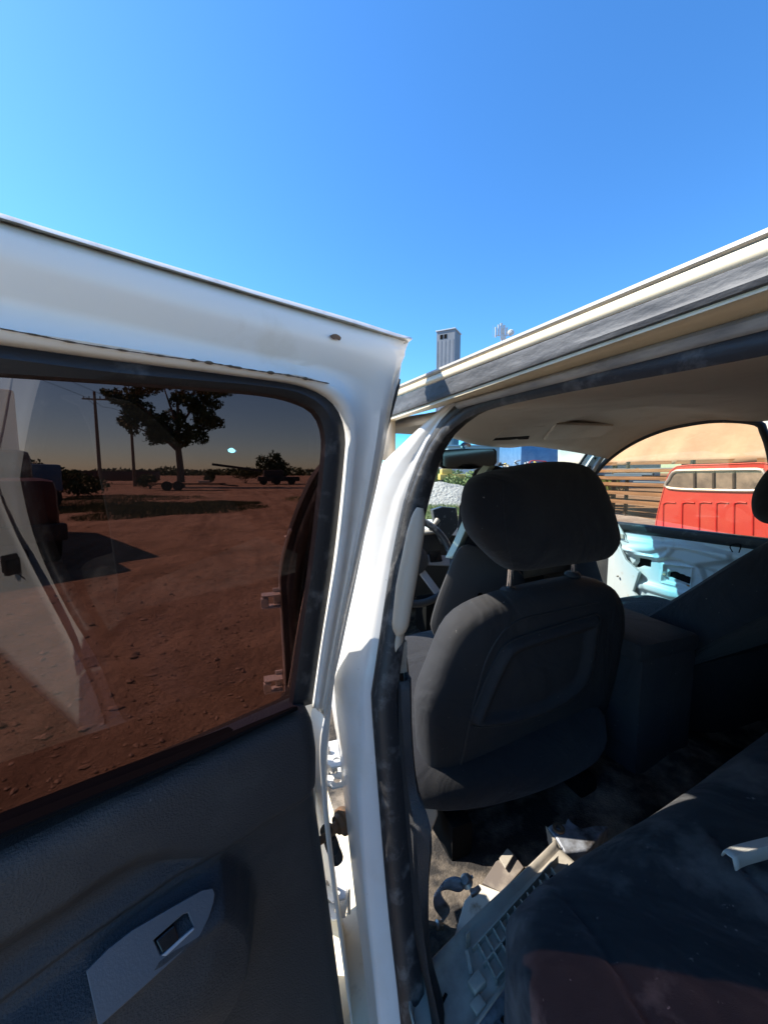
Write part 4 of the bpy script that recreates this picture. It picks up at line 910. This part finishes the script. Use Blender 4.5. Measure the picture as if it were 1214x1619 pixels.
def tree(name, base, h, blobs, n, size, label, cat='tree', group=None, lm='leaf', tr=.3, limbs=(), seed=1):
    t = thing(name, base, label, cat, group); b = np.array(base, float); m = MB()
    m.tube([b+np.array([0, 0, -.1]), b+np.array([.05, 0, h*.15]), b+np.array([-.1, .1, h*.35]), b+np.array([.1, 0, h*.62]), b+np.array([0, 0, h*.85])], [tr*1.25, tr, tr*.85, tr*.5, tr*.15], 10)
    for (z0, dx, dy, z1) in limbs:
        m.tube([b+np.array([0, 0, h*z0]), b+np.array([dx*.4, dy*.4, h*(z0*.6+z1*.4)]), b+np.array([dx, dy, h*z1])], [tr*.5, tr*.35, tr*.1], 7)
    m.build('trunk', M['bark'], t)
    foliage([(b+np.array(c), r_) for c, r_ in blobs], n, size, seed).build('crown', M[lm], t, smooth=False, recalc=False); return t
def flatD(x, d, z=0):
    """point on the ground under photo column x at depth d"""
    p = onD(x, 748, d); return np.array([p[0], p[1], z])
def hz_(y, d): return 1.58+(748-y)/FPX*d
# --- seen through the open door's glass
B = flatD(285, 44)
R3 = RT*np.array([1, 1, 0])
def off(r, f, z): return RT*r+np.array([FW[0], FW[1], 0])*f+np.array([0, 0, z])
rt_ = random.Random(12); blobs = []
for (x, z, sx, k) in ((0, 7.6, 2.4, 7), (-3.4, 8.4, 1.6, 6), (-2.6, 6.3, 1.2, 4), (-5.0, 6.9, .9, 3), (2.6, 8.8, 1.7, 6), (-1.0, 5.5, 1.1, 4), (1.5, 5.6, .9, 3), (0, 10.6, 3.2, 9), (-3.8, 11.2, 2.2, 6), (3.3, 7.2, .8, 3), (-6.0, 9.6, 1.0, 3), (3.6, 10.6, 1.2, 4), (-.6, 12.6, 2.2, 6)):
    for _ in range(k+3): blobs.append((off(x+rt_.uniform(-1, 1)*sx, rt_.uniform(-1.4, 1.4), z+rt_.uniform(-.7, .7)*sx*.8), (rt_.uniform(.55, 1.25), rt_.uniform(.6, 1.1), rt_.uniform(.4, .9))))
tree('broadleaf_tree', B, 13, blobs, 19000, .21, 'tall broadleaf tree with a bare lower trunk beside the second utility pole', tr=.36,
     limbs=((.30, -2.8, .2, .52), (.33, 1.9, 0, .47), (.34, -5.0, .1, .54), (.42, -3.8, 0, .7), (.42, 3.2, 0, .62), (.5, 2.4, .3, .78), (.5, -1.2, -.6, .86)), seed=4)
def pole(x, d, ytop, lab, tilt=0):
    b = flatD(x, d); zt = hz_(ytop, d)
    t = thing('utility_pole', b, lab, 'utility pole', 'wooden utility poles across the yard')
    MB().tube([b, b+np.array([0, 0, zt*.5]), b+np.array([0, 0, zt])], [.19, .16, .12], 10).build('post', M['pole'], t)
    z = zt-.75; arm = MB().bar(b+RT*-1.25+np.array([0, 0, z+.05]), b+RT*1.25+np.array([0, 0, z-.05]), .12, .14, (0, 0, 1), .01).build('cross_arm', M['pole'], t)
    for k in (-1.1, -.55, .55, 1.1): MB().tube([b+RT*k+np.array([0, 0, z+.05]), b+RT*k+np.array([0, 0, z+.3])], [.05, .04], 8).build('insulator', M['dark'], arm)
    MB().bar(b+RT*-.7+np.array([0, 0, z]), b+np.array([0, 0, z-.6]), .03, .03).build('arm_brace', M['dark'], t)
    return b+np.array([0, 0, z+.3])
p1 = pole(158, 40, 622, 'utility pole with a wide cross arm standing clear, left of the big tree'); p2 = pole(212, 47, 646, 'utility pole with cross arm partly covered by the big tree leaves')
for k in (-1.1, 1.1):
    q = [p1+RT*k-(p2-p1)*2+np.array([0, 0, -.2]), p1+RT*k, (p1+p2)/2+RT*k-np.array([0, 0, .35]), p2+RT*k, p2+RT*k+(p2-p1)*3]
    w_ = MB().tube(smooth_line(q, 40), .018, 5).build('power_line', M['wire']); tag(w_, 'thin dark power line strung on the '+('left' if k < 0 else 'right')+' ends of the pole cross arms', 'power line')
# far tree line: reads as one mass
fl = [(flatD(x, 260, random.uniform(1.2, 2.6)), (9, 9, random.uniform(2.0, 3.6))) for x in np.linspace(-900, 620, 70)]
tag(foliage(fl, 16000, 1.3, 3).build('far_treeline', M['leaf2'], smooth=False, recalc=False), 'low dark line of far trees along the horizon behind the poles', 'treeline', kind='stuff')
def bush(x, d, wd, ht, lab, seed, lm='leaf2', n=1800, group=None, name='bush'):
    b = flatD(x, d); t = thing(name, b, lab, 'bush', group); r = random.Random(seed)
    m = MB()
    for k in range(5): m.tube([b, b+np.array([r.uniform(-.3, .3)*wd, r.uniform(-.2, .2)*wd, ht*.6])], [.05, .015], 6)
    m.build('stem', M['bark'], t)
    foliage([(b+off(r.uniform(-.35, .35)*wd, r.uniform(-.2, .2)*wd, ht*r.uniform(.35, .72)), (wd*r.uniform(.2, .32), wd*.25, ht*r.uniform(.22, .36))) for _ in range(8)], n, .05+.045*ht, seed).build('foliage', M[lm], t, smooth=False, recalc=False)
bush(430, 58, 4.2, 4.6, 'rounded dark bush behind the low crane boom, seen through tinted glass', 5)
bush(388, 60, 5.5, 2.6, 'low spreading bush left of the rounded one under the boom', 6)
bush(332, 52, 1.6, 1.8, 'small pointed bush just right of the tree trunk', 8)
bush(88, 24, 4.2, 2.4, 'dark hedge-like bush beside the blue rack truck at far left', 9, n=2600)
bush(120, 27, 3.6, 1.7, 'low dark bush right of the hedge-like one, in front of utility pole', 10)
bush(236, 40, 2.2, 1.5, 'scrubby bush at the foot of second utility pole', 11)
# low boom of a crane lying over the bushes
cr = thing('mobile_crane', flatD(440, 54), 'low dark mobile crane with its boom slanting down to the left, by the rounded bush', 'crane')
a_ = onD(336, 734, 54); b_ = onD(412, 744, 54)
MB().bar(a_, b_, .35, .32).build('boom', M['dark'], cr); MB().box(flatD(432, 54, 1.4), (2.6, 2.2, 1.2), None, .15).build('cab', M['dark'], cr)
MB().box(flatD(440, 54, .8), (5.5, 2.2, .6), None, .1).build('chassis', M['dark'], cr)
for k in (-2, -.2, 1.8): MB().lathe(flatD(440, 53, .5)+RT*k, -FW, [(0, 0), (.5, 0), (.5, .35), (0, .35)], 16).build('wheel', M['tyre'], cr)
# long low flat wagon in front of the tree
wg = thing('flat_trailer', flatD(290, 36), 'low flatbed trailer with stacked beams on the ground in front of the tree trunk', 'trailer')
MB().box(flatD(296, 36, .62), (6.2, 2.0, .16), np.stack([RT, FW*[1, 1, 0], (0, 0, 1)], 1), .03).build('deck', M['plank'], wg)
for k in (-1.8, -.8): MB().lathe(flatD(296, 35, .42)+RT*k, -FW, [(0, 0), (.42, 0), (.42, .3), (0, .3)], 16).build('wheel', M['tyre'], wg)
MB().bar(flatD(296, 36, .55)+RT*3, flatD(296, 36, .4)+RT*4.6, .12, .12).build('tow_bar', M['dark'], wg)
tag(MB().box(flatD(322, 35.6, .82), (.9, .7, .22), None, .04).build('cream_crate', M['tan']), 'small pale crate shining in sun on the low flat trailer', 'crate')
wb_ = thing('rail_wagon', flatD(195, 56), 'long low dark wagon body behind the utility poles', 'wagon')
MB().box(flatD(190, 56, 1.15), (10, 2.4, 1.3), np.stack([RT, FW*[1, 1, 0], (0, 0, 1)], 1), .08).build('wagon_body', M['redd'], wb_)
MB().box(flatD(190, 56, 1.85), (10.2, 2.5, .1), np.stack([RT, FW*[1, 1, 0], (0, 0, 1)], 1), .03).build('roof_sheet', M['dark'], wb_)
for k in (-4, -3, 3, 4): MB().lathe(flatD(190, 54.6, .4)+RT*k, -FW, [(0, 0), (.4, 0), (.4, .2), (0, .2)], 14).build('wheel', M['tyre'], wb_)
# parked trucks at the far left
fr2 = np.array([FW[0], FW[1], 0])/math.hypot(FW[0], FW[1]); RB = np.stack([RT, fr2, (0, 0, 1)], 1)
ang_ = math.radians(-48.5)
fb = fr2*math.cos(ang_)+RT*math.sin(ang_); rb3 = RT*math.cos(ang_)-fr2*math.sin(ang_); RX = np.stack([rb3, fb, (0, 0, 1)], 1)
c0_ = np.array([0, 0, 0])+fb*8.3
bt = thing('box_truck', c0_, 'pale box truck with dark red front end parked at far left, seen through tinted glass', 'box truck')
def bp(r, f, z): return c0_+rb3*r+fb*f+np.array([0, 0, z])
MB().box(bp(0, 4.6, 2.05), (2.2, 4.6, 2.3), RX, .06).build('cargo_box', M['whitebox'], bt)
MB().box(bp(.25, .75, 1.05), (2.1, 1.5, .9), RX, .2).build('hood', M['redd'], bt)
MB().box(bp(.15, 1.75, 1.55), (2.0, 1.0, .9), RX, .16).build('cab', M['redd'], bt)
MB().box(bp(.15, 1.28, 1.72), (1.7, .1, .42), RX, .03).build('front_window', M['winglass'], bt)
MB().box(bp(.25, -.06, .62), (2.2, .18, .28), RX, .04).build('bumper', M['dark'], bt)
MB().box(bp(.1, 3.4, .78), (.9, 6.6, .25), RX, .04).build('chassis', M['dark'], bt)
for r_, f_ in ((1.2, .7), (-.8, .7), (.95, 5.4), (-.95, 5.4)):
    wh = MB().lathe(bp(r_-.15, f_, .48), rb3, [(0, 0), (.3, .0), (.46, .03), (.48, .15), (.46, .27), (.3, .3), (0, .3)], 22).build('wheel', M['tyre'], bt)
    MB().lathe(bp(r_+.16, f_, .48), rb3, [(0, .0), (.1, .0), (.22, -.03), (.25, 0), (.25, -.02)], 18).build('rim', M['galv'], wh)
bl = thing('rack_truck', flatD(26, 17.5), 'blue truck with a pipe rack on top, half behind the pale box truck', 'truck')
c_ = flatD(26, 17.5)
MB().box(c_+np.array([0, 0, 1.35]), (1.5, 3.2, 1.3), RB, .12).build('body', M['bluep'], bl); MB().box(c_-fr2*2.0+np.array([0, 0, 1.0]), (1.5, 1.0, .8), RB, .12).build('hood', M['bluep'], bl)
for r_, f_ in ((.7, -1.9), (-.7, -1.9), (.7, 1.0), (-.7, 1.0)): MB().lathe(c_+RT*(r_-.12)+fr2*f_+np.array([0, 0, .4]), RT, [(0, 0), (.4, .0), (.4, .24), (0, .24)], 18).build('wheel', M['tyre'], bl)
m = MB()
for z in (2.1, 2.45, 2.75): m.bar(c_-RT*.75-fr2*1.4+np.array([0, 0, z]), c_+RT*.45-fr2*1.4+np.array([0, 0, z]), .04, .04)
for r_ in (-.75, -.35, .05, .45): m.bar(c_+RT*r_-fr2*1.4+np.array([0, 0, 1.95]), c_+RT*r_-fr2*1.4+np.array([0, 0, 2.77]), .04, .04)
m.build('pipe_rack', M['dark'], bl)
# grass on the yard
def grass(cs, n, seed, lm, name, lab, hgt=.14):
    r = np.random.RandomState(seed); V = []; F = []
    for _ in range(n):
        c, rad = cs[r.randint(len(cs))]; a = r.uniform(0, 6.28); q = rad*math.sqrt(r.uniform(0, 1))*(1+.3*math.sin(3*a+seed)); p = np.array([c[0]+q*math.cos(a), c[1]+q*math.sin(a), 0])
        l = r.normal(size=3)*.06; h = hgt*r.uniform(.4, 1.3); u = r.normal(size=3)*[1, 1, 0]; u = u/np.linalg.norm(u)*.018; o = len(V)
        V += [p-u, p+u, p+l*[1, 1, 0]+[0, 0, h]]; F.append((o, o+1, o+2))
    tag(MB().add(V, F).build(name, M[lm], smooth=False, recalc=False), lab, 'grass', kind='stuff')
grass([(flatD(250, 16), 2.6), (flatD(300, 17.5), 2.6), (flatD(200, 19), 2.4), (flatD(180, 24), 4), (flatD(110, 17), 3), (flatD(345, 20), 1.6)], 26000, 2, 'leaf2', 'yard_grass', 'short dark patch of grass on the dirt yard in front of the poles', .12)

# loose stones and clods on the yard
rg_ = np.random.RandomState(11); V = []; F = []
ico = [(0, 0, 1), (.89, 0, .45), (.28, .85, .45), (-.72, .53, .45), (-.72, -.53, .45), (.28, -.85, .45), (0, 0, -.4)]
icf = [(0, 1, 2), (0, 2, 3), (0, 3, 4), (0, 4, 5), (0, 5, 1), (1, 6, 2), (2, 6, 3), (3, 6, 4), (4, 6, 5), (5, 6, 1)]
for _ in range(9000):
    d_ = 1.2+13*rg_.uniform()**1.6; an_ = math.radians(rg_.uniform(-50, 14)); p = np.array([d_*math.sin(an_+YAW*0), d_*math.cos(an_), 0]); r_ = rg_.gamma(1.1, .0055)+.003; sc_ = rg_.uniform(.6, 1.4, 3)*[1, 1, .7]*r_; o = len(V)
    if p[0] > .05: continue
    V += [p+np.array(q)*sc_*rg_.uniform(.8, 1.2) for q in ico]; F += [tuple(i+o for i in f) for f in icf]
tag(MB().add(V, F).build('stones', mat('stone', (.30, .23, .17), .9, col2=(.22, .15, .10), nscale=3), smooth=False, recalc=False), 'loose stones and clods strewn over the dirt', 'stones', kind='stuff')
# --- seen through the windshield
ftp = flatD(860, 46)
tb_ = thing('workshop_building', ftp, 'blue sheet workshop with a faded white painted emblem, seen through the top of windshield', 'building')
c_ = flatD(905, 46)
MB().box(c_+np.array([0, 0, 3.6]), (15, 8, 7.2), RB, .05).build('wall', M['blue'], tb_)
MB().box(c_+np.array([0, 0, 7.3]), (15.6, 8.6, .2), RB, .03).build('roof', M['galv'], tb_)
fz0 = c_-fr2*4.01
def wl2(x, y): 
    d = (fz0-CAM) @ fr2; r = ray(x, y); k = d/(r @ fr2); return CAM+r*k
m = MB()
for a, b in [((884, 694), (897, 714)), ((897, 714), (912, 694)), ((904, 706), (930, 694)), ((892, 700), (905, 694)), ((910, 698), (912, 728)), ((886, 694), (880, 704))]:
    m.bar(wl2(*a)-fr2*.03, wl2(*b)-fr2*.03, .28, .04, fr2)
m.build('painted_emblem', M['mural'], tb_, smooth=False)
MB().box(wl2(917, 716)-fr2*.05, (1.6, .08, 3.2), RB, .02).build('door', M['mural'], tb_, smooth=False)
pw = thing('storage_building', flatD(745, 52), 'pale low storage building left of the blue workshop, behind the mirror', 'building')
MB().box(flatD(742, 54)+np.array([0, 0, 2.5]), (7, 6, 5.0), RB, .05).build('wall', M['conc'], pw); MB().box(flatD(742, 54)+np.array([0, 0, 5.1]), (7.5, 6.5, .2), RB, .05).build('roof', M['galv'], pw)
MB().box(flatD(735, 50.9)+np.array([0, 0, 1.4]), (2.4, .1, 2.8), RB, .02).build('door', M['galv'], pw)
tw = thing('sheet_metal_tower', flatD(706, 60), 'square grey sheet metal tower with two small dark openings, rising above the roofline', 'tower')
c_ = flatD(706, 60); zt = hz_(535, 60)
rot = math.radians(-28); RBt = RB @ np.array([[math.cos(rot), -math.sin(rot), 0], [math.sin(rot), math.cos(rot), 0], [0, 0, 1]])
MB().box(c_+np.array([0, 0, zt/2]), (2.75, 2.75, zt), RBt).build('wall', M['tower'], tw, smooth=False)
MB().box(c_+np.array([0, 0, zt+.06]), (3.0, 3.0, .16), RBt, .02).build('roof', M['galv'], tw, smooth=False)
for k in (-.38, .22): MB().box(c_+RBt[:, 0]*(k-.25)-RBt[:, 1]*1.385+np.array([0, 0, zt-.85]), (.42, .06, .6), RBt).build('opening', M['gap'], tw, smooth=False)
for k in (-1.2, -.6, 0, .6, 1.2): MB().bar(c_-RBt[:, 1]*1.385+RBt[:, 0]*k, c_-RBt[:, 1]*1.385+RBt[:, 0]*k+np.array([0, 0, zt-1.4]), .05, .03, fr2).build('sheet_seam', M['tower'], tw)
for k in (-.9, -.3, .3, .9): MB().bar(c_+RBt[:, 0]*1.385+RBt[:, 1]*k, c_+RBt[:, 0]*1.385+RBt[:, 1]*k+np.array([0, 0, zt-.1]), .05, .03, fr2).build('sheet_seam', M['tower'], tw)
an = thing('antenna_mast', flatD(787, 90), 'cluster of pale cell antennas on a mast poking above the roof rail', 'antenna mast')
c_ = flatD(787, 90); z0 = hz_(536, 90)
MB().tube([c_, c_+np.array([0, 0, z0+1.2])], [.3, .18], 10).build('mast', M['galv'], an)
for k, (r_, z_, w_, h_) in enumerate([(-1.5, .2, .3, 2.2), (-.9, .6, .35, 2.4), (-.3, .9, .45, 2.4), (.3, 0.6, .5, 2.2), (.9, .3, .35, 1.8), (-.1, -.8, .7, 1.0), (.5, -1.0, .6, .9)]):
    MB().box(c_+RT*r_-fr2*.5+np.array([0, 0, z0+z_]), (w_, .3, h_), RB, .05).build('antenna_panel', M['whitebox'], an)
MB().lathe(c_+RT*2.0+np.array([0, 0, z0+.3]), (-.5, -.8, .1), [(0, .25), (.4, .15), (.7, -.05), (.72, 0), (.4, .2)], 20).build('dish', M['whitebox'], an)
MB().bar(c_-RT*1.7+np.array([0, 0, z0-.4]), c_+RT*2.1+np.array([0, 0, z0-.4]), .12, .12).build('platform_bar', M['galv'], an)
MB().bar(c_-RT*2.0+np.array([0, 0, z0-.8]), c_-RT*2.0+np.array([0, 0, z0+1.8]), .06, .06, fr2).build('whip_antenna', M['galv'], an)
# dumpster heaped with scrap
du = thing('scrap_dumpster', flatD(818, 30), 'long dark open dumpster heaped with scrap, in front of the blue workshop', 'dumpster')
c_ = flatD(812, 30)
MB().box(c_+np.array([0, 0, 1.05]), (5.6, 2.2, 1.9), RB, .05).build('bin', M['dark'], du)
for k in np.linspace(-2.6, 2.6, 9): MB().box(c_+RT*k-fr2*1.13+np.array([0, 0, 1.0]), (.1, .09, 1.7), RB, .02).build('side_rib', M['dark'], du)
MB().box(c_-fr2*1.13+np.array([0, 0, 1.95]), (5.7, .14, .12), RB, .02).build('top_rail', M['dark'], du)
rs = random.Random(3)
looks = [('galv', 'bent silver'), ('plank', 'brown'), ('whitebox', 'white'), ('bluep', 'blue'), ('dark', 'blackened'), ('tan', 'tan'), ('yellow', 'yellow')]
for k in range(14):
    p = c_+RT*(-2.5+.37*k)+fr2*rs.uniform(-.6, .5)+np.array([0, 0, 2.0]); mk, cn_ = looks[k % 7]
    pts = [p]
    for _ in range(4): pts.append(pts[-1]+np.array([rs.uniform(-.35, .35), rs.uniform(-.3, .3), rs.uniform(-.02, .22)]))
    mm = MB().tube(smooth_line(pts, 14), rs.uniform(.035, .09), 6); mm.box(pts[2], (rs.uniform(.2, .5), rs.uniform(.1, .3), rs.uniform(.05, .3)), None, .02)
    tag(mm.build('scrap_metal', M[mk]), '%s twisted scrap piece on the heap in the dumpster, %s' % (cn_, 'towards its left end' if k < 5 else 'near its middle' if k < 9 else 'towards its right end'), 'scrap', 'scrap heaped in the dumpster')
p = c_+RT*.7-fr2*.5+np.array([0, 0, 2.15])
for dx, lab in ((.3, 'red bent scrap hoop standing on the heap near the dumpster middle'),):
    tag(MB().tube(smooth_line([p+RT*dx, p+RT*dx+np.array([0, 0, .2]), p+RT*(dx+.2)+np.array([0, 0, .36]), p+RT*(dx+1.2)+np.array([0, 0, .3]), p+RT*(dx+1.1)+np.array([0, 0, .2])], 20), .05, 6).build('scrap_hoop', M['red']), lab, 'scrap', 'scrap heaped in the dumpster')
gp_ = flatD(700, 21); G = []
for r_ in np.linspace(0, 1, 22):
    G.append([gp_+off(3.2*r_*math.cos(a), 2.2*r_*math.sin(a), max(0, 1.12*(1-r_**1.5)+.12*noise.noise((r_*3*math.cos(a), r_*3*math.sin(a), 2))*(1-r_)*1.5)-.02) for a in np.linspace(0, 2*math.pi, 48, endpoint=False)])
tag(MB().grid(G, closed_v=True).build('gravel_pile', M['gravel']), 'low pale gravel pile seen through the windshield beside the steering wheel', 'gravel pile')
ye = thing('farm_wagon', flatD(712, 34), 'small yellow wagon among weeds behind the gravel pile', 'wagon')
c_ = flatD(714, 34); MB().box(c_+np.array([0, 0, 1.25]), (2.2, 1.4, .5), RB, .06).build('body', M['yellow'], ye); MB().box(c_+RT*-.5+np.array([0, 0, 1.7]), (.9, 1.2, .5), RB, .08).build('cab', M['yellow'], ye)
for k in (-.8, .8): MB().lathe(c_+RT*k-fr2*.75+np.array([0, 0, .55]), -fr2, [(0, 0), (.5, 0), (.5, .2), (0, .2)], 16).build('wheel', M['tyre'], ye)
bush(738, 24, 2.6, 1.7, 'bright green weed clump right of the gravel pile, behind the headrest', 21, 'weed', 2200, name='weed_clump')
bush(690, 40, 5.5, 2.2, 'pale green shrub row behind the yellow wagon', 22, 'weed', 2600)
bush(662, 26, 2.4, 1.8, 'green weed clump left of the gravel pile, behind the door pillar', 23, 'weed', 1500, name='weed_clump')
bush(948, 19, 1.9, 1.6, 'pale green bush left of the plank rack, behind the far windshield pillar', 24, 'weed', 1800)
grass([(flatD(690, 15), 3.0), (flatD(730, 22), 3), (flatD(660, 20), 4), (flatD(610, 25), 5)], 16000, 5, 'weed', 'weed_grass', 'sunlit weedy grass around the gravel pile ahead of the truck', .16)

# --- seen through the passenger window
sh = thing('storage_shed', (14, 4, 0), 'long tan canvas sided storage shed behind the red cab and plank rack', 'shed')
LL = [(930, 24.5), (1500, 21)]
a_, b_ = np.array([14.0, 14.6, 0]), np.array([14.0, -7.0, 0]); dd = (b_-a_); nwall = np.array([-dd[1], dd[0], 0]); nwall /= np.linalg.norm(nwall)
G = []
for z in np.r_[np.linspace(1.9, 6.8, 26)]:
    G.append([a_+dd*u+nwall*(.10*noise.noise((u*16, z*.55, 1))+.05*noise.noise((u*60, z*1.6, 4))+.05*math.sin(u*70)*max(0, (2.6-z)))+np.array([0, 0, z]) for u in np.linspace(0, 1, 120)])
MB().grid(G).build('canvas_wall', M['tan'], sh, solid=.05)
MB().grid([[a_+dd*u+nwall*v_+np.array([0, 0, 6.8+.12*v_*(1-v_/9)*3]) for u in np.linspace(0, 1, 20)] for v_ in np.linspace(0, 9, 6)]).build('canvas_roof', M['tan'], sh, solid=.05)
for u in np.linspace(.01, .99, 9): MB().tube([a_+dd*u+nwall*.15, a_+dd*u+nwall*.15+np.array([0, 0, 6.8])], .09, 8).build('post', M['dark'], sh)
MB().bar(a_-nwall*.06+np.array([0, 0, 1.95]), b_-nwall*.06+np.array([0, 0, 1.95]), .06, .12).build('bottom_rail', M['plank'], sh)
MB().grid([[a_+dd*u+nwall*8.8+np.array([0, 0, z]) for u in (0, .5, 1)] for z in (0, 3, 6.8)]).build('back_wall', M['dark'], sh, solid=.05)
# rack of weathered planks in front of the shed
rk = thing('plank_rack', (13.3, 5, 0), 'rack of long weathered brown planks in front of the tan shed', 'rack')
ra, rb2 = np.array([13.3, 13.2, 0]), np.array([13.3, -3.0, 0])
for z in (.55, .86, 1.15, 1.42, 1.68):
    for o_ in (0, .35): MB().bar(ra+np.array([0, 0, z+.03*math.sin(z*7+o_*9)])+nwall*o_, rb2+np.array([0, 0, z-.04*math.cos(z*9+o_*5)])+nwall*o_, .3, .12, (0, 0, 1), .01).build('plank', M['plank'], rk)
for u in np.linspace(.02, .98, 8): MB().box(ra+(rb2-ra)*u+nwall*.2+np.array([0, 0, 1.0]), (.10, .10, 2.0), RB, .01).build('post', M['dark'], rk)
for i, (x_, y_, cn_) in enumerate([(975, 743, 'upper left'), (1000, 750, 'middle left'), (1045, 742, 'upper right'), (1035, 763, 'lower right'), (985, 752, 'centre')]):
    p = onX(x_, y_, 13.2); tag(MB().tube([p-np.array([0, .75, 0]), p+np.array([0, .75, 0])], .05, 12).build('pipe_bundle', M['bluep']), 'blue pipe lying between planks of the rack, at its %s' % cn_, 'pipe', 'blue pipes on the plank rack')
# red pickup cab, seen from behind
rc = thing('red_pickup_cab', (6.0, 3.3, 0), 'faded red pickup cab without its bed, facing away, in front of the tan shed', 'pickup cab')
cD = 5.6
def cp(x, y, o=0.0): 
    return onX(x, y, 6.0+o)
n_ = np.array([1., 0, 0])
tang_ = np.array([n_[1], -n_[0], 0])
oc = smooth_line([cp(*q) for q in [(1030, 890), (1036, 825), (1047, 778), (1055, 752), (1064, 740), (1080, 735), (1140, 733), (1205, 731), (1222, 736), (1230, 750), (1236, 778), (1244, 825), (1250, 890)]], 60)
win = smooth_line([cp(*q) for q in [(1056, 771), (1058, 757), (1064, 747), (1074, 744), (1130, 743), (1196, 742), (1206, 745), (1211, 756), (1213, 774), (1130, 775)]], 50, True)
MB().plate(list(oc), [list(win)], n_*.03).build('rear_panel', M['red'], rc, ang=35, bev=.012)
MB().plate(list(win), [], n_*.006).build('rear_window', mat('dusty_cab_glass', (.23, .22, .20), .25, dust=(.40, .37, .32), dscale=3, dlo=.45, dhi=.7, col2=(.10, .10, .10), nscale=2.2), rc, smooth=False)
MB().tube(np.vstack([win, win[:1]])-n_*.004, .022, 8).build('window_trim', M['galv'], rc)
for x in (1098, 1128, 1160): MB().bar(cp(x, 745, -.01), cp(x, 774, -.01), .025, .02, n_).build('window_divider', M['dark'], rc)
for x in (1048, 1078, 1105, 1132, 1160, 1190):
    q = smooth_line([cp(*z, -.002) for z in [(x, 845), (x+.5, 800), (x+2, 796), (x+7, 794), (x+20, 795)]], 20); MB().tube(q, .012, 8).build('pressed_rib', mat('rib_red', (.50, .03, .028), .5), rc) if x == 1048 else MB().tube(q, .012, 8).build('pressed_rib', bpy.data.materials['rib_red'], rc)
sidec = [q+n_*L for L in (0,) for q in oc]
G = []
for L, ins in ((.0, 0), (.03, .0), (.5, .0), (1.1, .0), (1.35, .03)):
    ctr = oc.mean(0); G.append([ctr+(q-ctr)*(1-ins)+n_*L for q in oc])
MB().grid(G).build('cab_shell', M['red'], rc, solid=.02, ang=50)
MB().box(np.array([6.0, float(oc[:, 1].mean()), 0])+n_*2.2+np.array([0, 0, .85]), (1.7, 1.8, .5), np.stack([tang_, n_, (0, 0, 1)], 1), .12).build('hood', M['red'], rc)
MB().box(np.array([6.0, float(oc[:, 1].mean()), 0])+n_*.6+np.array([0, 0, .45]), (1.6, 5.0, .16), np.stack([tang_, n_, (0, 0, 1)], 1), .03).build('chassis', M['dark'], rc)
for r_, f_ in ((-.75, 2.3), (.75, 2.3), (-.75, -1.4), (.75, -1.4)): MB().lathe(np.array([6.0, float(oc[:, 1].mean()), 0])+tang_*(r_-.1)+n_*f_+np.array([0, 0, .36]), tang_, [(0, 0), (.34, .0), (.36, .1), (.34, .2), (0, .2)], 20).build('wheel', M['tyre'], rc)
